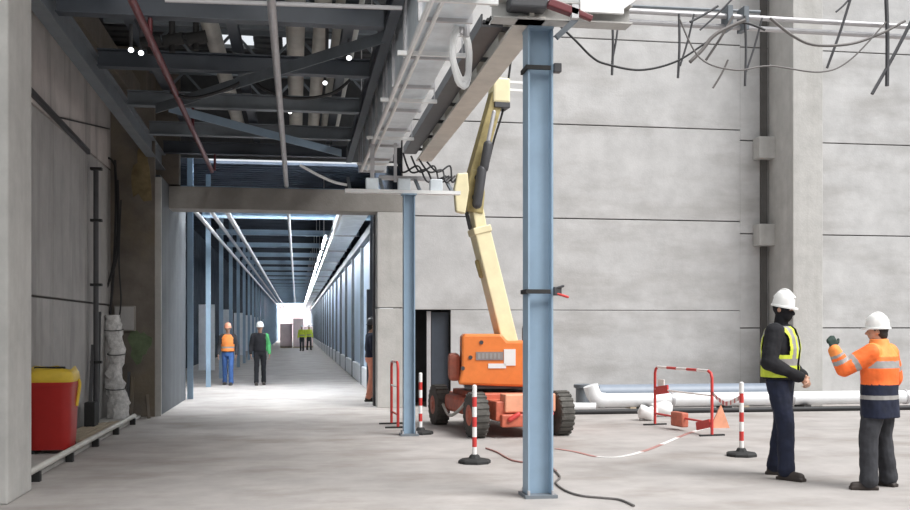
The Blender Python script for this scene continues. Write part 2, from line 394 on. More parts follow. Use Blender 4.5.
def clamp(z, nm, red):
    t = thing('band_clamp', nm, 'clamp', (c1.x, c1.y, z), kind='thing')
    MB().bb((c1.x-.13, c1.y-.135, z-.02), (c1.x+.09, c1.y-.112, z+.02)).bb((c1.x-.142, c1.y-.135, z-.02), (c1.x-.12, c1.y+.1, z+.02)).build('strap', M['rubber'], t, False, .003)
    MB().bb((c1.x+.12, c1.y-.14, z-.035), (c1.x+.19, c1.y-.06, z+.045)).build('buckle', M['dgrey'], t, False, .006)
    if red:
        MB().cap((c1.x+.15, c1.y-.13, z-.02), (c1.x+.24, c1.y-.16, z-.05), .012).build('handle', M['redband'], t)
        MB().cap((c1.x+.14, c1.y-.13, z+.03), (c1.x+.20, c1.y-.15, z+.05), .012).build('lever', M['dgrey'], t)
clamp(at(540, 292, c1.y).z, 'black strap clamp with red handle at mid-height on the tall blue column', True)
clamp(at(540, 71, c1.y).z, 'black strap clamp near the top of the tall blue column', False)

# ------------------------------------------------------------------ roof steel
ord_ = ['first', 'second', 'third', 'fourth', 'fifth']
ZB = 4.80
for k, y in enumerate((10.85, 13.0, 15.2, 17.4, 19.2)):
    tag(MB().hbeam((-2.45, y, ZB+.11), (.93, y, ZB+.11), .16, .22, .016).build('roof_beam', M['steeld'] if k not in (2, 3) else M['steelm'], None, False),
        f'dark steel beam across the near bay, {ord_[k]} counted from the front', 'beam', 'cross beams of the near bay', 'thing')
y = 21.4
while y < 126:
    lab = 'blue-grey cross beam under the far corridor deck, one of the receding row'
    tag(MB().hbeam((-2.38, y, 4.42), (1.88, y, 4.42), .15, .16, .016).build('roof_beam', M['steel'], None, False), lab, 'beam', 'cross beams of the corridor', 'thing')
    y += 4.6
tag(MB().hbeam((-2.52, 10.1, 4.86), (-2.52, 19.4, 4.66), .16, .30, .018).build('edge_beam', M['steelm'], None, False), 'long grey steel edge beam running above the left wall', 'beam', None, 'thing')
tag(MB().hbeam((.985, 9.0, ZB+.08), (.985, 19.4, ZB+.08), .11, .28, .016).build('edge_beam', M['steeld'], None, False), 'dark long steel beam running close beside the big shiny duct', 'beam', None, 'thing')
for k, (x) in enumerate((-1.9, -.75, .6)):
    tag(MB().hbeam((x, 9.2, 5.14), (x, 19.35, 5.14), .12, .16, .014).build('purlin', M['steeld'], None, False),
        ['dark purlin over the cross beams near the left wall', 'dark purlin over the cross beams above the corridor centre', 'dark purlin over the cross beams beside the big duct'][k], 'purlin', 'purlins on the cross beams', 'thing')
def brace(a, b, w, h, mat, lab):
    m = MB(); a = Vector(a); b = Vector(b); m.bar(a, b, w, .012); d, x, z = basis(b-a); m.bar(a+x*(w/2)-z*h/2, b+x*(w/2)-z*h/2, .012, h)
    return tag(m.build('diagonal_brace', mat, None, False), lab, 'brace', 'diagonal roof braces', 'thing')
brace(at(160, 105, 14.4), at(388, 33, 11.2), .14, .13, M['steelm'], 'grey diagonal brace rising towards the big duct')
brace(at(165, 104, 14.4), at(338, 150, 17.6), .14, .12, M['steel'], 'pale blue diagonal brace descending towards the portal')
# deeper clutter: second truss layer
for k, (yy, zz) in enumerate(((12.0, 5.75), (14.2, 5.75), (16.4, 5.75), (18.5, 5.6))):
    m = MB().bar((-2.6, yy, zz), (2.2, yy, zz), .08, .08).bar((-2.6, yy, zz+.55), (2.2, yy, zz+.55), .08, .08)
    x = -2.5; s = 0
    while x < 1.9:
        m.bar((x, yy, zz+(.55 if s else 0)), (x+.5, yy, zz+(0 if s else .55)), .04, .04); x += .5; s = 1-s
    tag(m.build('lattice_girder', M['steelm'], None, False), f'dark lattice girder high under the roof deck, {ord_[k]} from the front', 'girder', 'lattice girders under the deck', 'thing')
    h = MB()
# hanging posts tying the girders to deck
# pale ducts running along above the beams
for k, (x, r) in enumerate(((-1.07, .11), (-.02, .12), (.30, .10), (.62, .17))):
    z = 5.225+r
    tag(MB().cyl((x, 9.8, z), (x, 19.3, z), r, n=16).build('insulated_pipe', M['palepipe'], None), ['pale pipe above the beams near the left wall', 'pale pipe above the beams beside the central hanging conduit', 'slim pale pipe between two thicker pipes above the beams', 'thick pale pipe above the beams beside the big duct'][k], 'pipe', 'pale pipes above the beams', 'thing')
# red sprinkler pipe
rp = thing('sprinkler_pipe', 'dark red sprinkler pipe slanting away above the left side', 'pipe', (-1.5, 14, 4.7), kind='thing')
MB().cyl((-1.46, 8.8, 4.50), (-1.58, 19.3, 4.50), .038, n=10).build('pipe', M['redpipe'], rp)
for y in (10.85, 15.2, 19.2): MB().cyl((-1.52, y, 4.5), (-1.52, y, 4.80), .022, n=10).build('fitting', M['redpipe'], rp)
tag(MB().cyl((-.24, 8.2, 4.62), (-.2, 19.5, 4.28), .042, n=10).build('conduit', M['galvp'], None), 'pale straight conduit hanging down the middle of the near ceiling', 'conduit', None, 'thing')
tag(MB().cyl((-.2, 20.2, 4.25), (-.2, 126, 4.25), .04, n=8).build('conduit', M['galvp'], None), 'pale straight conduit continuing through the far corridor ceiling', 'conduit', None, 'thing')
for k, (x, z, r) in enumerate(((-2.08, 3.96, .045), (-1.86, 4.1, .045), (-1.52, 4.1, .06))):
    tag(MB().cyl((x, 20.4, z), (x, 126, z), r, n=8).build('service_pipe', M['galvp'], None), ['outermost pale pipe high along the dark side of the corridor', 'middle pale pipe high along the dark side of the corridor', 'thickest pale pipe high along the dark side of the corridor'][k], 'pipe', 'pipes along the corridor', 'thing')
# crosswise rail at the very front
a = at(165, 0, 9.5); b = at(402, 8, 9.5)
tag(MB().cyl(a, b, .022, n=8).build('cross_rail', M['galvp'], None), 'thin pale rail crossing the ceiling in front of the first beam', 'rail', None, 'thing')
# big duct
bd = thing('ventilation_duct', 'big shiny rectangular duct running away under the roof to the corridor', 'duct', (1.3, 13, 4.35), kind='thing')
def duct(x0, x1, z0, z1, ya, yb, step, parent):
    m = MB(); y = ya
    while y < yb-.01:
        y2 = min(y+step, yb); m.bb((x0, y+.01, z0), (x1, y2-.01, z1)); y = y2
    m.build('duct_section', M['galv'], parent, False)
    y = ya
    while y <= yb+.01:
        MB().bb((x0-.035, y-.02, z0-.035), (x1+.035, y+.02, z1+.035)).build('flange', M['galvp'], parent, False); y += step
duct(1.10, 1.52, 4.32, 5.12, 7.6, 17.6, 1.25, bd)
for y in (8.2, 9.85, 11.9, 14.3, 16.6):
    MB().bar((.98, y, 4.27), (1.66, y, 4.27), .04, .04).build('trapeze_bar', M['white'], bd, False)
    MB().cyl((1.055, y, 4.27), (1.055, y, 6.5), .008, n=6).cyl((1.63, y, 4.27), (1.63, y, 6.5), .008, n=6).build('hanger_rod', M['galvp'], bd, False)
MB().cyl((1.10, 7.7, 4.27), (1.10, 17.3, 4.27), .03, n=8).build('edge_pipe', M['white'], bd)
MB().cyl((1.20, 7.7, 4.28), (1.20, 17.3, 4.28), .022, n=8).build('edge_pipe', M['white'], bd)
cd2 = thing('ventilation_duct', 'bright long duct under the far corridor ceiling', 'duct', (1.2, 45, 4.3), kind='thing')
duct(.95, 1.5, 3.95, 4.32, 20.8, 124, 5.2, cd2)
MB().cyl((.9, 20.8, 3.9), (.9, 124, 3.9), .035, n=6).build('edge_pipe', M['white'], cd2)
# coiled hose hanging from duct
ch = thing('hose_coil', 'white coiled hose hanging at the right side of the big duct', 'hose', (1.52, 9.3, 4.0), kind='thing')
q = at(461, 56, 9.1)
pts = []
for k in range(96):
    a = 2*PI*k/24; rr = .205+.022*math.sin(k*.7)+.014*(k//24); pts.append((q.x+rr*.42*math.cos(a), q.y+.03*math.sin(k*.26)+rr*.5*math.cos(a), q.z+rr*1.12*math.sin(a)))
MB().tube(pts, .024, 8).build('loops', M['white'], ch)
MB().cyl((q.x-.01, q.y, q.z+.2), (q.x-.01, q.y, 5.2), .035, n=8).cyl((q.x+.05, q.y, q.z+.18), (q.x+.05, q.y, 5.2), .03, n=8).build('riser', M['galvp'], ch)
# long dark tray and pale beam over the columns
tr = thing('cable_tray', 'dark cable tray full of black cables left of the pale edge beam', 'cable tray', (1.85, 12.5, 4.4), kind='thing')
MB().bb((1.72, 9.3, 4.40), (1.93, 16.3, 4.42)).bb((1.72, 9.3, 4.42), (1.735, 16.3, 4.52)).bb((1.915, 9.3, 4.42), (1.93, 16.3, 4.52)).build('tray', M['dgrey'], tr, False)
m = MB()
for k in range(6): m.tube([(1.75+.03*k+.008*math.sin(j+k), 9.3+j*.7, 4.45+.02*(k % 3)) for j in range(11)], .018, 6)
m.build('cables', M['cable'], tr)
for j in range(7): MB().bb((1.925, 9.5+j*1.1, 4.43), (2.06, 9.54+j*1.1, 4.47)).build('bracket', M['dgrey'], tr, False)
eb = thing('pale_edge_beam', 'pale beige beam running away from the tall blue column', 'beam', (2.1, 12.5, 4.3), kind='thing')
MB().hbeam((2.07, 8.7, 4.46), (2.07, 16.4, 4.46), .25, .32, .03).build('beam', M['beige'], eb, False)
for j in range(6): MB().bb((1.95, 9.6+j*1.2, 4.33), (2.06, 9.63+j*1.2, 4.6)).build('stiffener', M['beige'], eb, False)
# cross beam on top of tall column
cb = thing('cross_beam', 'beige cross beam resting on top of the tall blue column', 'beam', (2.2, 8.75, 4.3), kind='thing')
a = at(470, 24, 8.78); a.x = 1.72; b = at(655, 27, 8.78)
MB().hbeam((a.x, 8.78, 4.385), (b.x-.25, 8.78, 4.385), .2, .17, .014).build('beam', M['pillarc'], cb, False)
MB().bb((c1.x+.3, 8.62, 4.37), (b.x-.35, 8.66, 4.49)).build('bright_cover', M['white'], cb, False)
MB().bar((b.x-.4, 8.7, 4.42), (b.x+.02, 8.7, 4.72), .08, .06).build('angled_cover', M['white'], cb, False)
MB().bar((c1.x+.1, 8.7, 4.15), (c1.x+.28, 8.7, 4.32), .05, .05).build('knee_brace', M['steelm'], cb, False)
# dark red chain hoist on the cross beam
ho = thing('beam_trolley', 'dark red beam clamp sitting on the cross beam above the tall column', 'clamp', (c1.x+.3, 8.6, 4.5), kind='thing')
MB().bar(at(548, 3, 8.55), at(578, 14, 8.55), .10, .07).build('body', M['redpipe'], ho, False, .01)
MB().bar(at(576, 12, 8.55), at(592, 19, 8.55), .06, .05).build('arm', M['redpipe'], ho, False, .01)
MB().bb(at(572, 4, 8.5), at(577, 20, 8.56)).build('pin', M['galvp'], ho, False)
q = at(525, 10, 8.6)
MB().bb((q.x-.14, 8.55, 4.36), (q.x+.2, 8.75, 4.52)).bb((q.x-.1, 8.6, 4.52), (q.x+.3, 8.7, 4.75)).build('block', M['dgrey'], ho, False, .02)
# channel and brackets over second column
gc = thing('support_frame', 'pale galvanised support frame resting on the thinner blue column', 'frame', (1.6, 14.1, 3.48), kind='thing')
y = c2.y
MB().bar((at(345, 186, y).x, y, 3.51), (at(460, 190, y).x, y, 3.51), .12, .05).build('channel', M['white'], gc, False)
MB().bar((at(382, 186, y).x, y+.6, 3.80), (at(462, 190, y).x, y+.6, 3.80), .07, .06).build('channel', M['galvp'], gc, False)
for px in (350, 383, 420, 452): 
    x = at(px, 180, y).x; MB().bar((x, y, 3.53), (x, y+.6, 3.78), .04, .04).build('stay', M['steelm'], gc, False)
for px in (372, 404, 436): 
    x = at(px, 180, y).x; MB().bb((x-.09, y-.05, 3.535), (x+.09, y+.08, 3.70)).build('junction_box', M['galv'], gc, False, .01)
MB().tube(cat_curve([at(300, 165, y), at(318, 175, y), at(334, 182, y), at(347, 185, y)]), .02, 8).build('tail', M['white'], gc)
MB().bb((at(372, 100, y).x, y+.3, 3.7), (at(376, 100, y).x, y+.34, 4.27)).bb((at(396, 100, y).x, y+.3, 3.7), (at(399, 100, y).x, y+.34, 4.27)).build('hanger', M['galvp'], gc, False)
m = MB()
for j in range(5):
    m.tube(cat_curve([at(395+j*8, 150+3*j, y+.4), at(402+j*9, 172, y+.3), at(418+j*8, 166+4*(j % 2), y+.35), at(428+j*6, 182, y+.3), at(446+j*3, 176, y+.4)]), .014, 6)
tag(m.build('cable_bundle', M['cable'], None), 'tangle of black cables above the galvanised frame beside the big duct', 'cables', None, 'thing')
# festoon of dark cables
for k, (pts, lab) in enumerate((([(232, 88), (250, 78), (262, 88), (285, 97), (312, 98), (335, 92), (350, 80)], 'dark sagging cable between ceiling beams left of the duct'),
                 ([(170, 92), (190, 98), (215, 93), (238, 84)], 'short dark sagging cable left of the hanging conduit'))):
    tag(MB().tube(cat_curve([at(x, y_, 13.02) for x, y_ in pts]), .022, 6).build('hanging_cable', M['cable'], None), lab, 'cable', 'sagging ceiling cables', 'thing')
# dark valves / fittings
for k, (px, py) in enumerate(((150, 44), (172, 42), (196, 40))):
    q = at(px, py, 11.9)
    tag(MB().cyl((q.x-.1, 11.9, q.z), (q.x+.12, 11.9, q.z+.05), .07).cyl((q.x, 11.9, q.z-.12), (q.x, 11.9, q.z+.4), .035).build('pipe_valve', M['rubber'], None),
        ['black valve body nearest the left edge beam', 'black valve body second from the left edge beam', 'black valve body third from the left edge beam, high', 'black valve body lowest of the cluster'][k], 'valve', 'black pipe valves', 'thing')
# small lamps
for k, (px, py, Y) in enumerate(((325, 83, 14.2), (327, 58, 12.2), (349, 58, 12.2), (131, 50, 12.0), (141, 53, 12.2), (290, 112, 16.4))):
    q = at(px, py, Y); t = thing('bulkhead_lamp', ['small lit lamp above the sagging cable', 'small lit lamp beside the rising brace', 'small lit lamp closest to the duct', 'small lit lamp near the left edge beam', 'second small lit lamp near the left edge beam', 'small lit lamp deeper under the beams'][k], 'lamp', q, kind='thing', group='small ceiling lamps')
    MB().ell(q, (.032, .032, .028)).build('globe', M['lamp'], t); MB().cyl(q+Vector((0, 0, .03)), q+Vector((0, 0, .6)), .02, n=8).build('holder', M['dgrey'], t)

# ------------------------------------------------------------------ rails and hanging straps, upper right
YR = 9.35
za, zb = at(600, 9, YR), at(600, 18, YR)
for k, z in enumerate((za.z, zb.z)):
    tag(MB().cyl((at(575, 10, YR).x, YR+.06*k, z), (6.6, YR+.06*k, z-.02), .026, n=10).build('suspended_rail', M['galvp'], None), ['upper of the two pale rails crossing above the workers', 'lower of the two pale rails crossing above the workers'][k], 'rail', 'pair of pale rails', 'thing')
tag(MB().cyl(at(565, 3, YR+.4), at(760, 12, YR+.4), .018, n=8).build('thin_rail', M['steelm'], None), 'thin dark rail just above the pair of pale rails', 'rail', None, 'thing')
for px in (745, 729):
    q = at(px, 10, YR); MB().bb((q.x-.03, YR-.05, za.z-.14), (q.x+.02, YR+.12, za.z+.09)).build('rail_clip', M['steelm'], None, False)
    tag(bpy.context.scene.collection.objects[-1], 'grey clip on the pale rails ' + ('before the concrete pillar' if px == 745 else 'further from the concrete pillar'), 'clip', 'rail clips', 'thing')
straps = [([(612, 12), (612, 75)], [(619, 14), (612, 62)], 'dark strap pair closest to the tall blue column'),
          ([(679, 14), (678, 78)], [(694, 14), (680, 66)], 'dark strap pair second from the tall blue column'),
          ([(733, 16), (706, 60)], [(728, 60), (713, 88)], 'thin broken strap hanging in two lengths'),
          ([(745, 16), (745, 86)], [(762, 18), (746, 72)], 'dark strap pair directly left of the concrete pillar'),
          ([(852, -6), (827, 68)], [(836, 12), (850, -2)], 'single long slanting strap right of the concrete pillar'),
          ([(886, -8), (887, 86)], [(912, 20), (872, 94)], 'thick strap pair hanging above the worker in orange'),
          ([(718, 6), (690, 22)], [(735, -4), (700, 30)], 'short slanting strap crossing the pale rails')]
for k, (a, b, lab) in enumerate(straps):
    Y = YR-.06-.01*k; m = MB()
    for (s, e), r in ((a, .013), (b, .010)):
        p = at(*s, Y); q = at(*e, Y); mid = (p+q)/2+Vector((.01, 0, 0)); m.tube(cat_curve([p, mid, q], 5), r*(1.7 if k == 5 else 1), 6)
    tag(m.build('hanging_strap', M['dgrey'] if k != 2 else M['graycable'], None), lab, 'strap', 'straps hanging from the pale rails', 'thing')
for k, (pts, r, mt, lab) in enumerate((([(560, 26), (575, 40), (592, 57), (606, 64), (640, 70), (675, 62), (704, 44), (728, 27), (745, 23), (765, 30)], .011, 'cable', 'long sagging black cable from column top to the concrete pillar'),
        ([(690, 62), (702, 50), (716, 34), (745, 20)], .02, 'graycable', 'grey cable looping up to the rail clip'),
        ([(770, 18), (793, 36), (815, 45), (850, 44), (880, 34), (905, 21)], .014, 'graycable', 'grey cable sagging right of the concrete pillar'),
        ([(679, 18), (700, 58), (735, 70), (770, 66), (820, 72), (850, 60), (886, 22)], .008, 'graycable', 'thin slack wire below the other hanging cables'))):
    tag(MB().tube(cat_curve([at(x, y_, YR-.16-.03*k) for x, y_ in pts]), r, 6).build('hanging_cable', M[mt], None), lab, 'cable', 'cables over the hall', 'thing')

# ------------------------------------------------------------------ left wall fittings
tag(MB().bar((-3.17, 12.3, 4.42), (-3.17, 16.1, 4.26), .05, .07).build('cable_duct', M['dgrey'], None, False), 'dark straight trunking along the stained band of the left wall', 'trunking', None, 'thing')
tag(MB().tube([(-3.185, 14.2, at(70, 129, 15.0).z), (-3.185, 17.9, at(112, 129, 17.9).z)], .012, 6).build('thin_wire', M['cable'], None), 'thin horizontal wire across the upper left wall', 'wire', None, 'thing')
labs = ['thick black cable hanging down the end of the left wall', 'black cable looping out from the left wall end', 'black cable falling behind the wrapped roll', 'thin black cable closest to the grey junction box']
for k, pts in enumerate(([(115, 160), (116, 200), (115, 240), (113, 280), (110, 315), (108, 340)], [(103, 165), (107, 158), (113, 162), (116, 175), (118, 230), (112, 270), (103, 300)],
                         [(118, 180), (119, 230), (116, 262), (106, 290), (101, 312), (99, 330)], [(121, 200), (119, 260), (121, 300), (118, 325)])):
    tag(MB().tube(cat_curve([at(x, y_, 17.92-.05*k) for x, y_ in pts]), .022-.003*k, 6).build('hanging_cable', M['cable'], None), labs[k], 'cable', 'cables at the end of the left wall', 'thing')
q0, q1 = at(96, 168, 16.2), at(96, 400, 16.2)
vp = thing('vertical_duct', 'grey vertical pipe with clips at the end of the left wall', 'pipe', (q1.x, 16.2, 0), kind='thing')
MB().cyl((q0.x, 16.2, .05), (q0.x, 16.2, q0.z), .04).build('pipe', M['dgrey'], vp)
for z in (1.0, 2.2, 3.2, 4.0): MB().bb((q0.x-.08, 16.15, z), (q0.x+.09, 16.25, z+.04)).build('clip', M['rubber'], vp, False)
jb = thing('junction_box', 'grey junction box mounted on the brown stained wall', 'box', at(126, 318, 18.05), kind='thing')
a, b = at(115, 331, 18.1), at(136, 306, 18.1)
MB().bb((a.x, 17.98, a.z), (b.x, 18.1, b.z)).build('body', M['portc'], jb, False, .008)
MB().bb((a.x+.02, 17.97, a.z+.02), (b.x-.02, 17.98, b.z-.02)).build('cover', M['leftc'], jb, False, .004)
# wrapped roll
wr = thing('wrapped_roll', 'tall roll wrapped in crumpled grey plastic leaning at the wall end', 'roll', (gp(110, 422).x, gp(110, 422).y, 0), kind='thing')
b = Vector((gp(110, 421).x+.12, gp(110, 421).y, .05)); rings = []
for k in range(22):
    t = k/21; r = .155+.012*math.sin(t*9)-.045*t+.008*math.sin(t*23)
    rings.append((b.x-.10*t+.02*math.sin(t*12), b.y+.25*t, .05+1.72*t, r, r*.9))
m = MB().loft(rings, 28)
for i, v in enumerate(m.v):
    nv = noise.noise(v*9.0)*.06+noise.noise(v*21)*.03; m.v[i] = v+Vector((nv, nv*.6, 0))
m.v = m.v; m.build('wrap', M['film'], wr)
m = MB()
for t in (.3, .62, .86):
    k = int(t*21); cx, cy, z, r, _ = rings[k]; m.tube([(cx+(r+.02)*math.cos(a*PI/10), cy+(r+.02)*math.sin(a*PI/10), z+.02*math.sin(a*PI/10)) for a in range(20)], .008, 5, True)
m.build('tie', M['dgrey'], wr)
# rods leaning
for k, (pa, pb) in enumerate((((97, 426), (98, 312)), ((88, 430), (93, 345)), ((127, 412), (129, 372)), ((131, 413), (133, 376)), ((149, 415), (147, 395)))):
    Y0 = gp(*pa).y; P = gp(*pa) if Y0 < 17.8 else at(pa[0], 400, 17.75); P.z = .05 if P.x < -2.7 else 0; Q = at(*pb, min(Y0+.35, 17.95)); Q.x = max(Q.x, -3.15); P.x = max(P.x, -3.12)
    tag(MB().bar(P, Q, .05, .05).build('leaning_batten', M['dgrey'] if k in (0, 1, 2) else M['brownc'], None, False), ['tall dark batten leaning left of the wrapped roll', 'shorter dark batten leaning beside the red bin', 'dark batten leaning under the junction box', 'brown batten leaning under the junction box', 'short brown batten near the portal corner'][k], 'batten', 'battens leaning at the wall', 'thing')
# planks on kerb
for k in range(5):
    a = gp(80+4*k, 441-2.5*k); b_ = gp(101+5*k, 427-1.2*k)
    a.z = b_.z = .075+.0*k
    a.x = -2.76-.085*k; b_.x = -2.76-.085*k; a.y = 13.55+.15*k; b_.y = 16.3-.1*k
    tag(MB().bar(a, b_, .075, .045).build('timber_plank', M['timber'], None, False, .004), f'pale timber plank lying on the kerb, {ord_[k]} counted from the aisle', 'plank', 'planks on the kerb', 'thing')
kp = thing('kerb_pipe', 'long pale pipe lying along the kerb beside the aisle', 'pipe', (-2.62, 14, 0), kind='thing')
MB().cyl((-2.60, 10.2, .13), (-2.60, 16.8, .13), .035, n=12).build('pipe', M['palepipe'], kp)
for y in (10.6, 12.1, 13.6, 15.1, 16.6): MB().bb((-2.64, y, 0), (-2.56, y+.08, .10)).build('support_block', M['rubber'], kp, False)
# small stuff near bin
tag(MB().bb((-3.1, 15.4, .05), (-2.95, 15.7, .45)).build('dark_crate', M['rubber'], None, False, .01), 'small dark crate on the kerb behind the planks', 'crate')
# red bin
bc = Vector((-2.912, 12.7, 0))
rb = thing('wheeled_bin', 'red bin with a crumpled yellow lid beside the pale pier', 'bin', bc, kind='thing')
def rr(w, d, z, r=.05, cx=0, cy=0):
    return (bc.x+cx, bc.y+cy, z, w/2, d/2)
MB().loft([rr(.46, .46, .10), rr(.49, .50, .3), rr(.52, .55, .84), rr(.525, .56, .87)], 32, 5).build('body', M['binred'], rb)
MB().loft([rr(.54, .58, .85), rr(.545, .585, .90), rr(.53, .57, .905)], 32, 5).build('rim', M['binred'], rb)
m = MB().loft([rr(.54, .57, .905), rr(.56, .59, .94), rr(.54, .57, 1.02), rr(.47, .48, 1.06)], 32, 5)
for i, v in enumerate(m.v): m.v[i] = v+Vector((0, 0, noise.noise(v*9)*.05 if v.z > 1 else 0))
m.build('lid', M['binyel'], rb)
MB().bar((bc.x-.2, bc.y-.06, 1.07), (bc.x+.15, bc.y-.05, 1.07), .07, .03).build('lid_handle', M['rubber'], rb, False, .01)
for sx in (-1, 1): MB().cyl((bc.x+sx*.2-.02, bc.y+.12, .11), (bc.x+sx*.2+.03, bc.y+.12, .11), .06, n=20).build('wheel', M['rubber'], rb)
for sx in (-1, 1): MB().cyl((bc.x+sx*.19, bc.y-.17, .05), (bc.x+sx*.19, bc.y-.17, .12), .03, n=10).build('foot', M['rubber'], rb)
MB().tube(cat_curve([(bc.x+.27, bc.y+.1, .93), (bc.x+.285, bc.y+.1, .85), (bc.x+.26, bc.y+.05, .6)]), .02, 8).build('side_handle', M['binyel'], rb)

# ------------------------------------------------------------------ pipes on the floor at the back wall
def floor_pipe(name, lab, pts, r, mat, n=20):
    return tag(MB().tube(pts, r, n).build(name, mat, None), lab, 'pipe', None, 'thing')
pw = thing('floor_pipe', 'long shiny white pipe with an elbow lying along the back wall', 'pipe', (9, 18.2, 0), kind='thing')
YP = 18.0
a = at(604, 400, YP); MB().cyl((a.x, YP, .20), (14.5, YP, .20), .13, n=24).build('pipe', M['wpipe'], pw)
e = [(a.x+.02, YP, .20), (a.x-.08, YP, .215), (a.x-.17, YP, .27), (a.x-.22, YP, .36), (a.x-.26, YP, .48)]
MB().tube(cat_curve(e, 4), .14, 20).build('elbow', M['wpipe'], pw)
x = a.x+1.3
while x < 14: MB().cyl((x, YP, .20), (x+.05, YP, .20), .145, n=24).build('collar', M['galvp'], pw); x += 2.4
x = a.x+.7
while x < 14.3: MB().bb((x, YP-.2, 0), (x+.14, YP+.2, .08)).build('sleeper', M['rubber'], pw, False); x += 1.6
b = at(598, 390, 18.6); c = at(772, 390, 18.6)
bp = thing('floor_pipe', 'blue-grey thicker pipe lying behind the shiny white pipe', 'pipe', (7.5, 18.6, 0), kind='thing')
MB().cyl((b.x, 18.6, .29), (c.x, 18.6, .29), .17, n=24).build('pipe', M['bpipe'], bp)
MB().bb((b.x+.6, 18.45, 0), (b.x+.75, 18.75, .13)).bb((c.x-.7, 18.45, 0), (c.x-.55, 18.75, .13)).build('sleeper', M['timber'], bp, False)
a2 = at(583, 395, 18.7)
tag(MB().lathe((a2.x, 18.7, 0), [(.14, 0), (.14, .38), (.18, .40), (.18, .46), (.13, .47)], n=20).build('pipe_stub', M['steelm'], None), 'dark upright pipe stub behind the white elbow', 'pipe stub', None, 'thing')
tag(MB().cyl((at(555, 402, 17.9).x, 17.9, .09), (at(596, 402, 17.7).x, 17.7, .09), .09, n=16).build('short_pipe', M['wpipe'], None), 'short white pipe between the lift wheel and the white elbow', 'pipe', None, 'thing')
tag(MB().cyl((at(570, 411, 17.3).x, 17.35, .045), (14.5, 17.35, .045), .045, n=12).build('floor_hose', M['cable'], None), 'black straight hose on the floor in front of the white pipe', 'hose', None, 'thing')

# ------------------------------------------------------------------ delineator posts
def post(lab, g):
    t = thing('warning_post', lab, 'post', (0, 0, 0), group='red and white warning posts', local=True, kind='thing')
    MB().lathe((0, 0, 0), [(.19, 0), (.19, .03), (.17, .045), (.07, .06), (.055, .09), (.04, .10)], n=8).build('base', M['rubber'], t, False)
    m = MB(); z = .07
    k = 0
    while z < .86:
        z2 = min(z+.115, .88); m.mat(k % 2).cyl((0, 0, z), (0, 0, z2), .027, n=16); z = z2; k += 1
    m.build('shaft', [M['whiteband'], M['redband']], t)
    MB().ell((0, 0, .88), (.027, .027, .02)).build('cap', M['whiteband'], t)
    t.location = g; return t
g = gp(474.5, 463)
p_0 = post('red and white warning post in front of the boom lift wheel', g)
copy_tree(p_0, loc=gp(741.5, 456), label='red and white warning post beside the man in black')
copy_tree(p_0, loc=gp(420.5, 434), label='red and white warning post touching the thinner blue column')

# ------------------------------------------------------------------ barriers
def barrier(name, lab, A, B, H, full=True):
    A = Vector(A); B = Vector(B); d = (B-A).normalized(); t = thing(name, lab, 'barrier', ((A.x+B.x)/2, (A.y+B.y)/2, 0), kind='thing')
    up = Vector((0, 0, 1)); L = (B-A).length
    MB().tube([A+up*.02, A+up*(H-.1)]+[A+up*(H-.03)+d*.03, A+up*H+d*.10], .022, 10).build('leg', M['redband'], t)
    MB().tube([B+up*.02, B+up*(H-.1)]+[B+up*(H-.03)-d*.03, B+up*H-d*.10], .022, 10).build('leg', M['redband'], t)
    m = MB(); n = 5
    for k in range(n): m.mat(0 if k % 2 == 0 else 1).cyl(A+up*H+d*(.1+(L-.2)*k/n), A+up*H+d*(.1+(L-.2)*(k+1)/n), .022, n=10)
    m.build('top_rail', [M['whiteband'], M['redband']], t)
    if full:
        MB().cyl(A+up*.62*H, B+up*.62*H, .014, n=8).build('rail', M['whiteband'], t); MB().cyl(A+up*.2*H, B+up*.2*H, .016, n=8).build('rail', M['redband'], t)
    for P in (A, B):
        s = d.cross(up); MB().bar(P-s*.2+up*.012, P+s*.2+up*.012, .04, .024).build('foot', M['rubber'], t, False)
    return t, A, B, d
A = gp(655, 425); B = gp(712, 436)
t, A, B, d = barrier('safety_barrier', 'red and white tubular safety barrier standing before the floor pipes', A, B, .93)
s = Vector((0, 0, 1))
MB().bar(A+d*.04+s*.55, A+d*.42+s*.60, .03, .13).build('hanging_plate', M['redband'], t, False, .004)
MB().bar(A+d*.1+s*.68, A+d*.3+s*.68, .02, .12).build('white_plate', M['whiteband'], t, False, .004)
MB().bar(A+d*.6+s*.16, A+d*.95+s*.16, .12, .22).build('orange_block', M['orangeold'], t, False, .02)
MB().bar(B-d*.42+s*.10, B-d*.05+s*.18, .03, .12).build('low_plate', M['redband'], t, False, .004)
barrier('safety_barrier', 'narrow red barrier seen end-on left of the thinner blue column', gp(391.5, 424), gp(398, 428), 1.02)
# sacks
for k, (px, py, w_) in enumerate(((649, 421, .17), (664, 417, .19))):
    q = gp(px, py); q.y += .1; m = MB().ell((q.x, q.y, .13), (w_, .13, .14), 16)
    for i, v in enumerate(m.v):
        m.v[i] = Vector((v.x+noise.noise(v*8)*.06, v.y, max(0, v.z+noise.noise(v*9+Vector((4, 0, 0)))*.06)))
    tag(m.build('white_sack', M['white'], None), ['crumpled white sack left of the barrier leg', 'crumpled white sack under the barrier'][k], 'sack', 'crumpled white sacks', 'thing')
# cones / orange triangle board
q = gp(720, 428)
cn = thing('folding_sign', 'small pale orange triangular board beside the barrier end', 'sign', q, kind='thing')
m = MB().poly([(-.16, 0), (.16, 0), (.02, .36)], q, q+Vector((0, .03, 0))); m.build('board', M['salmon'], cn, False)
MB().bar(q+Vector((0, .03, .3)), q+Vector((0, .2, .0)), .03, .02).build('prop', M['dgrey'], cn, False)
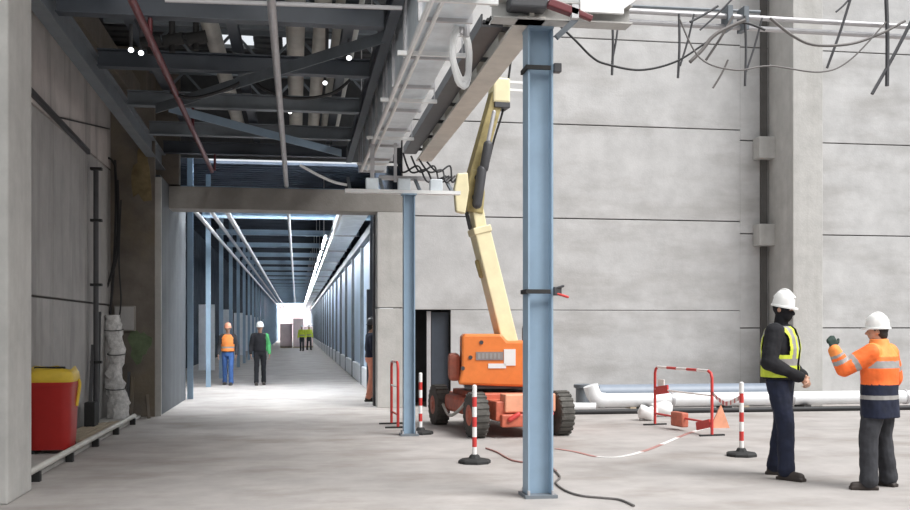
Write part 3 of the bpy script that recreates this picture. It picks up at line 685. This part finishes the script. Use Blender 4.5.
# tape
def ribbon(name, lab, pts, w_, mats, seg=.18):
    P = cat_curve(pts, 14); m = MB(); acc = 0
    for i in range(len(P)-1):
        a, b = P[i], P[i+1]; d = (b-a); L = d.length
        if L < 1e-6: continue
        side = Vector((0, 0, 1)) if min(a.z, b.z) > .05 else Vector((-d.y, d.x, 0)).normalized()
        nrm = d.cross(side).normalized()*.002; m.mat(int(acc/seg) % 2)
        v = [a-side*w_/2-nrm, a+side*w_/2-nrm, b+side*w_/2-nrm, b-side*w_/2-nrm]; v += [q+nrm*2 for q in v]
        m.add(v, [(0, 1, 2, 3), (7, 6, 5, 4), (0, 4, 5, 1), (1, 5, 6, 2), (2, 6, 7, 3), (3, 7, 4, 0)]); acc += L
    return tag(m.build(name, mats, None, False), lab, 'tape', None, 'thing')
z = Vector((0, 0, .005))
ribbon('barrier_tape', 'slack red and white tape lying across the floor towards the barrier', [gp(556, 449)+z, gp(575, 452)+z, gp(597, 457)+z, gp(620, 457)+z, gp(645, 451)+z, gp(668, 442)+z, gp(690, 433)+z, gp(712, 427)+z], .06, [M['redcable'], M['whiteband']], .9)
pA = B+Vector((0, 0, .62)); pB = gp(741.5, 456)+Vector((0, 0, .72))
ribbon('barrier_tape', 'sagging red and white tape strung between barrier and warning post', [pA, (pA+pB)/2+Vector((0, 0, -.12)), pB], .055, [M['redband'], M['whiteband']], .14)
# floor cables
def fcable(lab, pix, r, mat):
    tag(MB().tube(cat_curve([gp(*p)+Vector((0, 0, r)) for p in pix]), r, 7).build('floor_cable', mat, None), lab, 'cable', 'cables on the floor', 'thing')
fcable('dark cable winding over the floor right of the tall blue column', [(553, 470), (560, 478), (556, 484), (566, 492), (582, 497), (602, 499), (620, 501), (634, 507)], .011, M['graycable'])
fcable('pinkish cable on the floor passing behind the tall blue column', [(486, 449), (497, 453), (512, 461), (530, 464), (548, 467), (556, 472)], .011, M['redcable'])
if False: fcable('thin red cable', [(430, 446), (455, 451), (480, 447), (500, 449), (530, 456), (556, 458)], .008, M['redcable'])

# ------------------------------------------------------------------ boom lift
LX, LY, LR = 3.02, 15.05, math.radians(7)
bl = thing('boom_lift', 'orange boom lift with a cream folded arm parked behind the tall blue column', 'boom lift', (LX, LY, 0), LR, kind='thing', local=True)
def loc(p):   # world -> lift frame
    return Matrix.Rotation(-LR, 4, 'Z') @ (Vector(p)-Vector((LX, LY, 0)))
# chassis (front is -Y)
m = MB().bb((-.42, -1.25, .24), (.42, 1.2, .52)).bb((-.5, -.75, .30), (.5, .7, .60)); m.build('chassis', M['orangeold'], bl, False, .02)
MB().bb((-.30, -1.30, .36), (.46, -1.05, .62)).build('front_cover', M['salmon'], bl, False, .02)
MB().bb((-.66, -.72, .26), (-.46, .62, .52)).build('side_tank', M['orangeold'], bl, False, .05)
MB().bb((.46, -.6, .26), (.64, .6, .52)).build('side_tank', M['orangeold'], bl, False, .05)
MB().bb((-.36, -1.34, .16), (.36, -1.24, .34)).build('axle_beam', M['orangeold'], bl, False, .02)
m = MB()
for x in (-.25, 0, .25): m.cap((x, -1.36, .27), (x+.12, -1.36, .34), .035)
m.build('steering_link', M['redband'], bl)
MB().tube(cat_curve([(-.70, -.9, .55), (-.72, -.3, .30), (-.70, .2, .22), (-.66, .7, .35)]), .025, 8).build('hose_guard', M['palepipe'], bl)
def wheel(x, y, side):
    w_ = MB().lathe((x-.11, y, .315), [(.18, -.0), (.29, .005), (.315, .035), (.315, .185), (.29, .215), (.18, .22)], (1, 0, 0), 32).build('wheel', M['tyre'], bl)
    m = MB()
    for k in range(22):
        a = 2*PI*k/22; R = Matrix.Rotation(a, 3, 'X'); m.box(Vector((x, y, .315))+R @ Vector((0, 0, .313)), (.20, .045, .03), R)
    m.build('tread', M['tyre'], w_, False)
    o = .10 if side > 0 else -.10
    MB().lathe((x+o-.02*side, y, .315), [(.17, 0), (.15, .03*1), (.07, .035), (.06, .05)], (side, 0, 0), 20).build('hub', M['orangeold'], w_)
for sx in (-1, 1):
    wheel(sx*.64, -1.02, sx); wheel(sx*.64, 1.0, sx)
MB().cyl((0, 0, .58), (0, 0, .70), .36, n=28).build('slew_ring', M['dgrey'], bl)
# turntable housing
pr = [(-.60, .72), (.56, .68), (.58, .78), (.58, 1.30), (.54, 1.36), (.12, 1.36), (.04, 1.46), (-.50, 1.46), (-.55, 1.42), (-.55, .95)]
m = MB().poly([(x, zz) for x, zz in pr], (0, .55, 0), (0, -.70, 0), Vector((0, 0, 1)))
# poly side axis = d x up; for d=-Y side is -X, so mirror
for i, v in enumerate(m.v): m.v[i] = Vector((-v.x, v.y, v.z)) if (Vector((0, -1, 0)).cross(Vector((0, 0, 1))).x < 0) else v
tt = m.build('turntable', M['orange'], bl, False, .035)
MB().bb((-.74, -.45, .76), (-.56, .5, 1.16)).build('side_box', M['orangeold'], bl, False, .06)
F = -.705
MB().bb((-.34, F-.006, 1.08), (.06, F+.002, 1.20)).build('grey_marking', M['grey'], tt, False)
m = MB()
for k in range(6): m.bb((-.31+.058*k, F-.009, 1.10), (-.275+.058*k, F-.006, 1.18))
m.build('lettering', M['silver'], tt, False)
MB().bb((.07, F-.006, 1.00), (.24, F+.002, 1.24)).build('white_label', M['white'], tt, False)
MB().bb((-.16, F-.006, .96), (.10, F+.002, 1.03)).build('white_stripe', M['white'], tt, False)
for x, zz in ((-.26, 1.34), (-.42, 1.12), (-.53, .96)): MB().cyl((x, F-.01, zz), (x, F+.01, zz), .03, n=12).build('latch', M['dgrey'], tt)
MB().bb((-.5, -.66, .66), (.5, .5, .72)).build('underside_plate', M['dgrey'], bl, False)
for o_ in [o for o in bl.children if o.name.split('.')[0] in ('turntable', 'side_box', 'underside_plate')]: o_.rotation_euler.z = math.radians(-15)
MB().bb((.38, -.2, 1.36), (.46, -.1, 1.55)).ell((.42, -.15, 1.56), (.05, .05, .04)).build('beacon', M['dgrey'], bl)
# boom
YB = 15.0
def bpnt(px, py, Y=YB): return loc(at(px, py, Y))
a0 = bpnt(508, 345); a1 = bpnt(480, 232); MB().bar(a0, a1, .26, .30, Vector((0, 1, 0))).build('lower_boom', M['cream'], bl, False, .02)
a2 = bpnt(475, 203); MB().bar(a1+(a1-a2)*.2, a2, .18, .22, Vector((0, 1, 0))).build('telescopic_section', M['cream'], bl, False, .015)
MB().bar(a1+(a0-a1)*.02, a1-(a0-a1)*.04, .29, .33, Vector((0, 1, 0))).build('boom_collar', M['cream'], bl, False, .015)
MB().cap(bpnt(477, 262), bpnt(481, 276), .035).build('boom_bracket', M['creamd'], bl); MB().cap(bpnt(466, 210), bpnt(470, 228), .03).build('boom_bracket', M['dgrey'], bl)
# knuckle
k0 = bpnt(473, 200); MB().poly([(-.13, -.18), (.12, -.22), (.15, .1), (.10, .42), (-.05, .45), (-.16, .1)], k0-Vector((0, .14, 0)), k0+Vector((0, .14, 0))).build('knuckle', M['creamd'], bl, False, .015)
MB().cyl(k0+Vector((0, -.17, .02)), k0+Vector((0, .17, .02)), .06).cyl(k0+Vector((.03, -.17, .32)), k0+Vector((.03, .17, .32)), .05).build('knuckle_pin', M['dgrey'], bl)
kk = bpnt(462, 190, 14.7); MB().poly([(-.10, -.33), (.04, -.36), (.10, .0), (.08, .26), (-.08, .24), (-.13, 0)], kk-Vector((0, .05, 0)), kk+Vector((0, .05, 0))).build('tension_link', M['cream'], bl, False, .02)
u0 = bpnt(477, 165); u1 = bpnt(497, 93); MB().bar(u0-(u1-u0)*.3, u1, .20, .24, Vector((0, 1, 0))).build('upper_boom', M['creamd'], bl, False, .015)
MB().cap(bpnt(477, 204, 14.75), bpnt(482, 170, 14.75), .075).cap(bpnt(484, 168, 14.75), bpnt(488, 145, 14.75), .07).build('hydraulic_cylinder', M['dgrey'], bl)
MB().cap(bpnt(482, 172, 14.75), bpnt(494, 112, 14.75), .03).build('piston_rod', M['galvp'], bl)
h0 = bpnt(499, 92); MB().box(h0, (.27, .3, .38)).build('boom_head', M['cream'], bl, False, .03)
MB().box(h0+Vector((.01, 0, -.22)), (.25, .28, .09)).build('head_pad', M['dgrey'], bl, False, .01)
MB().tube(cat_curve([bpnt(513, 40), bpnt(509, 75), bpnt(503, 110), bpnt(494, 140), bpnt(488, 165)]), .018, 6).build('hose', M['cable'], bl)
MB().cap(bpnt(507, 45, 14.9), bpnt(512, 38, 14.9), .06).build('hose_bracket', M['cream'], bl)
# basket (mostly behind the column)
bk = MB(); b0 = h0+Vector((.25, 0, .02))
for zz in (0, .12): bk.bar(h0+Vector((.08, -.1, zz+.02)), h0+Vector((.62, -.1, zz+.02)), .03, .035)
bk.build('jib_arms', M['white'], bl, False)

# ------------------------------------------------------------------ people
ctex = bpy.data.textures.new('folds', 'CLOUDS'); ctex.noise_scale = .11; ctex.noise_depth = 2
def solid(mb, name, mats, parent, voxel, disp=0, smooth=3, assign=None, cut=None, off=(0, 0, 0)):
    me = mb.mesh(name+'_raw', mats[0]); o = bpy.data.objects.new(name+'_raw', me); C.objects.link(o)
    r = o.modifiers.new('r', 'REMESH'); r.mode = 'VOXEL'; r.voxel_size = voxel; r.use_smooth_shade = True
    if smooth: s_ = o.modifiers.new('s', 'SMOOTH'); s_.iterations = smooth; s_.factor = .5
    if disp:
        d_ = o.modifiers.new('d', 'DISPLACE'); d_.texture = ctex; d_.strength = disp; d_.mid_level = .5; d_.texture_coords = 'LOCAL'
    dg = bpy.context.evaluated_depsgraph_get(); dg.update()
    m2 = bpy.data.meshes.new_from_object(o.evaluated_get(dg)); m2.name = name
    bpy.data.objects.remove(o); bpy.data.meshes.remove(me)
    m2.materials.clear()
    for m_ in mats: m2.materials.append(m_)
    if cut:
        bm = bmesh.new(); bm.from_mesh(m2); bmesh.ops.delete(bm, geom=[f for f in bm.faces if cut(f.calc_center_median())], context='FACES'); bm.to_mesh(m2); bm.free()
    for p in m2.polygons:
        p.use_smooth = True
        p.material_index = assign(p.center, p.index) if assign else 0
    oo = bpy.data.objects.new(name, m2); C.objects.link(oo); oo.parent = parent; ORG[oo.name] = Vector((0, 0, 0)); return oo
def hand(mb, W, d, n, side, curl, g=0.0, s=1.0):
    """W wrist, d palm direction, n palm normal (fingers curl towards it), side = thumb side."""
    W = Vector(W); d = Vector(d).normalized(); n = (Vector(n)-d*Vector(n).dot(d)).normalized(); side = (Vector(side)-d*Vector(side).dot(d)-n*Vector(side).dot(n)).normalized()
    mb.cap(W-d*.03, W+d*.02, .026*s+g, .026*s+g, 8)
    for k in range(4):
        o = side*(.030-.020*k)*s; K = W+d*(.088-.004*abs(k-1))*s+o
        mb.cap(W+d*.02+o*.6, K, .015*s+g, .0125*s+g, 8)
        L = (.043, .048, .044, .034)[k]*s; dd = d; P = K
        for j, f in enumerate((1, .66, .5)):
            a = curl*(1+.15*k)*(.8, 1, .8)[j]; dd = (dd*math.cos(a)+n*math.sin(a)); n2 = n; nn = (n-dd*n.dot(dd))
            nn = nn.normalized() if nn.length > 1e-3 else -d
            Q = P+dd*L*f; mb.cap(P, Q, (.0098-.001*j)*s+g, (.0092-.001*j)*s+g, 7); P = Q; n = nn if j < 2 else n
        n = Vector(n2) if False else (Vector(hand.n0) if False else n)
        n = HN(d, W, side)
    T = W+d*.03*s+side*.028*s; T1 = T+(d*.6+side*.75+n*.25).normalized()*.042*s; T2 = T1+(d*.85+side*.35+n*.35).normalized()*.032*s
    mb.cap(T-side*.012, T1, .013*s+g, .011*s+g, 8); mb.cap(T1, T2, .0105*s+g, .0095*s+g, 8)
_hn = {}
def HN(d, W, side): return _hn['n'].copy()
def do_hand(mb, W, d, n, side, curl, g=0.0, s=1.0):
    d_ = Vector(d).normalized(); _hn['n'] = (Vector(n)-d_*Vector(n).dot(d_)).normalized(); hand(mb, W, d, n, side, curl, g, s)
def person(lab, pos, rz, H, arms, feet, out, vox=.011, lean=0, head=(0, 0), hands=None, bulk=1.0, group=None):
    """local frame: faces +Y, own left is -X; coordinates for a 1.75 m body scaled by H/1.75"""
    s = H/1.75; root = thing('person', lab, 'person', pos, rz, group, kind='thing', local=True)
    V = lambda x, y, z_: Vector((x*s, y*s+lean*max(0, z_-.9)*s, z_*s))
    b = MB()
    def ring(x, y, z_, rx, ry): p = V(x, y, z_); return (p.x, p.y, p.z, rx*s, ry*s)
    b.loft([ring(0, 0, .86, .13, .09), ring(0, 0, .95, .16, .11), ring(0, 0, 1.08, .135, .095), ring(0, .01, 1.25, .16, .11), ring(0, .0, 1.38, .165, .095), ring(0, 0, 1.45, .09, .07), ring(0, 0, 1.50, .055, .055)])
    b.cap(V(0, .0, 1.44), V(0, .02, 1.56), .055*s)
    hc = V(0, .03, 1.645); Rh = Matrix.Rotation(head[0], 3, 'Z') @ Matrix.Rotation(head[1], 3, 'X')
    def hp(x, y, z_): return hc+Rh @ Vector((x*s, y*s, z_*s))
    b.ell(hp(0, -.005, .02), (.076*s, .095*s, .098*s), 18, Rh); b.ell(hp(0, .03, -.045), (.056*s, .062*s, .070*s), 16, Rh)
    b.cap(hp(0, .088, .005), hp(0, .110, -.028), .010*s, .014*s); b.cap(hp(-.022, .086, -.058), hp(.022, .086, -.058), .009*s)
    for sx in (-1, 1): b.ell(hp(sx*.076, -.005, -.01), (.012*s, .02*s, .032*s), 10, Rh)
    sh = [V(-.185, 0, 1.415), V(.185, 0, 1.415)]
    J = []
    for i, sx in enumerate((-1, 1)):
        e = V(*arms[i][0]); w_ = V(*arms[i][1]); b.cap(sh[i]-Vector((sx*.05*s, 0, 0)), sh[i], .06*s); b.cap(sh[i], e, .052*s, .042*s); b.cap(e, w_, .042*s, .028*s); J.append((sh[i], e, w_))
        hd, hn, hs, cu = (hands or [None, None])[i] or ((w_-e).normalized()+Vector((0, 0, -.2)), Vector((-sx, .1, 0)), Vector((0, 1, 0)), .35)
        do_hand(b, w_, hd, hn, hs, cu, 0, s)
        if out.get('glove'):
            gm = MB(); do_hand(gm, w_, hd, hn, hs, cu, .004, s*1.04); gm.cap(w_-(w_-e).normalized()*.05, w_, .04*s); solid(gm, 'glove', [M[out['glove']]], root, vox*.7, 0, 1)
    LG = []
    for i, sx in enumerate((-1, 1)):
        fx, fy, toe = feet[i]; hip = V(sx*.09, 0, .93); an = V(fx, fy, .09); an.y = fy*s; lift = 0
        kn = (hip+an)/2+Vector((math.sin(-toe)*.03, math.cos(toe)*.04+.0, .04*s)); b.cap(hip, kn, .075*s, .055*s); b.cap(kn, an, .052*s, .036*s)
        td = Vector((math.sin(-toe), math.cos(toe), 0)); b.cap(an-td*.02+Vector((0, 0, -.04*s)), an+td*.13*s+Vector((0, 0, -.055*s)), .035*s, .028*s); LG.append((hip, kn, an, td))
    solid(b, 'body', [M['skin']], root, vox*.85, 0, 2)
    for sx in (-1, 1):
        MB().ell(hp(sx*.030, .083, .012), (.013*s, .009*s, .009*s), 10, Rh).build('eye', M['eye'], root)
    # boots
    for hip, kn, an, td in LG:
        m_ = MB(); m_.cap(an+Vector((0, 0, .06)), an+Vector((0, 0, -.03)), .058*s, .056*s)
        m_.cap(an-td*.03*s+Vector((0, 0, -.04*s)), an+td*.15*s+Vector((0, 0, -.048*s)), .05*s, .040*s)
        q = an+td*.05*s; R = Matrix((Vector((td.y, -td.x, 0)), td, Vector((0, 0, 1)))).transposed(); m_.box((q.x, q.y, .016), (.092*s, .28*s, .032), R)
        solid(m_, 'boot', [M[out['boot']]], root, vox*.7, 0, 1, off=(0, 0, 0))
    # trousers
    tr_ = MB().loft([ring(0, 0, .84, .15, .11), ring(0, 0, .93, .175*bulk, .125), ring(0, 0, 1.03, .155, .115), ring(0, .0, 1.06, .15, .11)])
    for hip, kn, an, td in LG:
        tr_.cap(hip, kn, .096*s*bulk, .074*s*bulk); lo = an+Vector((0, 0, .01*s)); tr_.cap(kn, kn+(lo-kn)*.8, .073*s*bulk, .066*s*bulk); tr_.cap(kn+(lo-kn)*.8, lo, .066*s*bulk, .072*s*bulk)
    solid(tr_, 'trousers', [M[out['trousers']]], root, vox, .018*s, 3)
    # top
    hem = out.get('hem', .95); tm = MB(); B_ = bulk
    rings = [(0, 0, hem, .185*B_, .13*B_)]
    for z_, rx, ry in ((1.0, .178, .128), (1.12, .168, .125), (1.26, .182, .132), (1.37, .185, .118), (1.43, .14, .10), (1.49, .085, .082)):
        if z_ > hem+.03: rings.append((0, 0.005, z_, rx*B_, ry*B_))
    if out.get('collar'): rings += [(0, .01, 1.56, .088, .088)]
    tm.loft([ring(*r_) for r_ in rings])
    for (a_, e, w_), sx in zip(J, (-1, 1)):
        tm.cap(a_-Vector((sx*.07*s, 0, -.0)), a_, .085*s, .078*s*B_); tm.cap(a_, e, .078*s*B_, .064*s*B_); tm.cap(e, e+(w_-e)*.92, .064*s*B_, .048*s*B_)
    def assign(c_, i_):
        f = out.get('top_fn')
        if not f: return 0
        # nearest limb parameter
        best = ('t', c_.z/s, 0)
        for k_, (a_, e, w_) in enumerate(J):
            for nm, p_, q_ in (('u', a_, e), ('f', e, w_)):
                t_ = max(0, min(1, (c_-p_).dot(q_-p_)/(q_-p_).length_squared)); dd = (c_-(p_+(q_-p_)*t_)).length
                if dd < .085*s*B_ and abs(c_.x) > .155*s*B_: best = (nm, t_, k_)
        return f(*best)
    solid(tm, out.get('top_name', 'jacket'), [M[k_] for k_ in out['top']], root, vox, .02*s, 3, assign)
    if out.get('vest'):
        vm = MB().loft([ring(*r_) for r_ in ((0, 0, .97, .205*B_, .150*B_), (0, 0, 1.12, .196*B_, .148*B_), (0, 0.005, 1.26, .206*B_, .158*B_), (0, .005, 1.37, .20*B_, .143*B_), (0, .005, 1.45, .145*B_, .120*B_), (0, .0, 1.48, .115*B_, .105))])
        vf = out['vest_fn']; z0, z1 = .985*s, 1.475*s
        open_ = out.get('vest_open', .045)
        def vcut(c_):
            return c_.z > z1 or c_.z < z0 or (c_.y > .03*s and abs(c_.x) < open_*s) or (abs(c_.x) > .165*s and c_.z > 1.2*s)
        solid(vm, 'vest', [M[k_] for k_ in out['vest']], root, vox, .012*s, 3, lambda c_, i_: vf(c_.x/s, c_.y/s, c_.z/s), vcut)
    if out.get('balaclava'):
        bm_ = MB(); bm_.ell(hp(0, -.005, .02), (.084*s, .103*s, .103*s), 18, Rh); bm_.ell(hp(0, .035, -.05), (.066*s, .072*s, .080*s), 16, Rh); bm_.cap(V(0, 0, 1.46), V(0, .02, 1.57), .068*s); bm_.cap(hp(0, .09, .0), hp(0, .112, -.028), .018*s)
        ec = hp(0, .1, .012)
        solid(bm_, 'balaclava', [M['black']], root, vox*.8, 0, 2, None, lambda c_: abs((c_-ec).z) < .013*s and (Rh.inverted() @ (c_-hc)).y > .075*s and abs((Rh.inverted() @ (c_-hc)).x) < .042*s)
    elif out.get('hair', True):
        hm = MB(); hm.ell(hp(0, -.018, .022), (.083*s, .096*s, .095*s), 18, Rh); hm.ell(hp(0, -.05, -.04), (.068*s, .055*s, .065*s), 14, Rh); solid(hm, 'hair', [M['hair']], root, vox*.8, 0, 2)
    # helmet
    hc2 = MB(); n_ = 28
    prof = [(1.10, .028), (1.09, .045), (1.0, .048), (.985, .075), (.93, .115), (.80, .155), (.58, .180), (.30, .192), (.02, .195)]
    vs_ = []
    for r_, z_ in prof:
        for k_ in range(n_):
            a_ = 2*PI*k_/n_; rx, ry = .106*r_*out.get('hs', 1), .122*r_*out.get('hs', 1)
            if z_ < .046: ry += max(0, math.sin(a_))**2*.032
            vs_.append(hp(rx*math.cos(a_), -.005+ry*math.sin(a_), z_-.012))
    fs_ = []
    for i_ in range(len(prof)-1):
        for k_ in range(n_): fs_.append((i_*n_+k_, i_*n_+(k_+1) % n_, (i_+1)*n_+(k_+1) % n_, (i_+1)*n_+k_))
    fs_.append(tuple((len(prof)-1)*n_+k_ for k_ in range(n_)))
    hc2.add(vs_, fs_); ho_ = hc2.build('helmet', M[out['helmet']], root)
    sm = ho_.modifiers.new('thick', 'SOLIDIFY'); sm.thickness = .004; sm.offset = -1
    MB().tube(cat_curve([hp(0, -.115, .10), hp(0, -.05, .18), hp(0, .02, .185), hp(0, .10, .125)], 5), .010*s, 8).build('ridge', M[out['helmet']], ho_)
    return root
# man in black, facing right and a little to the camera
def vestfn(x, y, z_):
    if 1.10 < z_ < 1.16: return 1
    if abs(abs(x)-.105) < .028 and z_ > 1.1: return 1
    return 0
g = gp(780, 477)
a_l = ((-.29, -.03, 1.13), (-.055, .21, .985)); a_r = ((.29, -.03, 1.13), (.055, .22, .975))
hands = [(Vector((.55, .55, -.55)), Vector((.5, -.6, -.1)), Vector((.1, .4, .9)), .55), (Vector((-.55, .5, -.6)), Vector((-.5, -.6, -.1)), Vector((-.1, .4, .9)), .6)]
person('tall man in white helmet, black top and lime vest standing with hands joined', g, math.radians(-132), 1.86, [a_l, a_r], [(-.15, -.09, .1), (.15, .10, -.3)],
       dict(boot='boot', trousers='navy', top=['black'], top_name='sweater', vest=['lime', 'silver'], vest_fn=vestfn, helmet='helmet', balaclava=True, hem=.96, hs=.90), .010, head=(-.15, -.2), hands=hands, bulk=1.2)
# man in orange, back to the camera, raised left hand
def topfn(kind_, t_, k_):
    if kind_ == 't':
        if t_ < 1.09: return 1 if .935 < t_ < .975 else 2
        if 1.26 < t_ < 1.33: return 1
        return 3 if t_ > 1.38 else 0
    if kind_ == 'u': return 1 if .55 < t_ < .72 else 0
    return 1 if .30 < t_ < .48 or .62 < t_ < .74 else (3 if t_ > .74 else 0)
def topfn2(kind_, t_, k_):
    return topfn(kind_, t_, k_)
g = gp(880, 488)
a_l = ((-.37, .20, 1.25), (-.455, .27, 1.46)); a_r = ((.28, -.02, 1.14), (.27, .10, .90))
hands = [(Vector((-.1, .15, 1)), Vector((.6, .7, 0)), Vector((.75, -.5, .3)), .85), (Vector((0, .25, -1)), Vector((-1, .1, 0)), Vector((0, 1, 0)), .4)]
person('man in white helmet and long orange jacket raising a dark gloved hand', g, math.radians(32), 1.62, [a_l, a_r], [(-.20, .02, .75), (.19, .0, -.15)],
       dict(boot='boot', trousers='charcoal', top=['hivis', 'silver', 'navy', 'hivisl'], top_fn=topfn2, hem=.74, collar=True, helmet='helmet', glove='glove'), .010, head=(.45, -.03), hands=hands, bulk=1.36)
q = at(371, 300, 22.6)
tag(MB().bb((q.x-.10, 22.5, 0), (q.x+.10, 22.62, 2.42)).bb((q.x-.03, 22.5, 2.42), (q.x+.07, 22.62, 3.8)).build('wrapped_post', M['steeld'], None, False, .01), 'dark post behind the person at the portal edge', 'post', None, 'thing')
for k, (xa, xb, y_, h_) in enumerate(((-1.3, -.35, 79, 1.9), (-.3, .5, 78, 2.3), (.55, 1.25, 80, 1.7))):
    t = thing('sheeted_stack', ['pinkish sheeted stack on the dark side at the far corridor end', 'tallest pinkish sheeted stack in the middle of the far corridor end', 'pinkish sheeted stack nearest the blue panels at the far corridor end'][k], 'stack', ((xa+xb)/2, y_, 0), kind='thing', group='sheeted stacks at the corridor end')
    MB().bb((xa, y_, .12), (xb, y_+1.2, h_)).build('sheeting', M['farend'], t, False, .06); MB().bb((xa, y_, 0), (xb, y_+1.2, .12)).build('pallet', M['timber'], t, False)
# lit tubes under the corridor ceiling
for k in range(19):
    y_ = 25.5+5.2*k; t = thing('tube_lamp', ['lit tube lamp nearest the portal beside the corridor duct', 'second lit tube lamp behind the portal beside the corridor duct'][k] if k < 2 else 'lit tube lamp in the receding row beside the corridor duct', 'lamp', (.72, y_, 3.85), kind='thing', group='tube lamps of the corridor')
    MB().cyl((.72, y_, 3.84), (.72, y_+3.6, 3.84), .022, n=10).build('tube', M['tube'], t); MB().bb((.69, y_, 3.885), (.75, y_+3.6, 3.91)).bb((.71, y_+1.8, 3.9), (.73, y_+1.84, 5.63)).build('housing', M['galvp'], t, False)
# corridor people
DFA = [((-.25, -.02, 1.13), (-.26, .10, .89)), ((.25, -.02, 1.13), (.26, .10, .89))]
def stripe(x, y, z_): return 1 if 1.08 < z_ < 1.13 else 0
person('person in orange vest and blue trousers walking in the corridor', gp(228, 385), math.radians(175), 1.63, DFA, [(-.11, .14, 0), (.11, -.14, 0)],
       dict(boot='boot', trousers='bluejean', top=['charcoal'], vest=['hivisl', 'silver'], vest_fn=stripe, vest_open=.0, helmet='helmeto'), .016)
def grn(kind_, t_, k_): return 1 if (kind_ in 'uf' and k_ == 0) else 0
person('person in black with green sleeve walking beside the orange vest in the corridor', gp(260, 385), math.radians(185), 1.66, DFA, [(-.11, -.1, 0), (.11, .12, 0)],
       dict(boot='boot', trousers='black', top=['black', 'greencloth'], top_fn=grn, helmet='helmet'), .016)
person('person in dark jacket and orange trousers standing half behind the portal edge', Vector((at(371, 399, 21.2).x, 21.2, 0)), math.radians(-80), 1.70, DFA, [(-.10, .12, 0), (.10, -.08, 0)],
       dict(boot='boot', trousers='opink', top=['navy'], helmet='dgrey', hair=True), .016)
for k, (px, py) in enumerate(((302, 351), (309, 350))):
    g = gp(px, py)
    person(['far person in yellow vest on the duct side of the corridor end', 'far person in lime vest nearest the blue wall at the corridor end'][k], g, math.radians(170+25*k), 1.70, DFA, [(-.11, .1, 0), (.11, -.1, 0)],
           dict(boot='boot', trousers='charcoal', top=['lime'], vest=['lime', 'silver'], vest_fn=stripe, vest_open=.0, helmet='helmet'), .03)
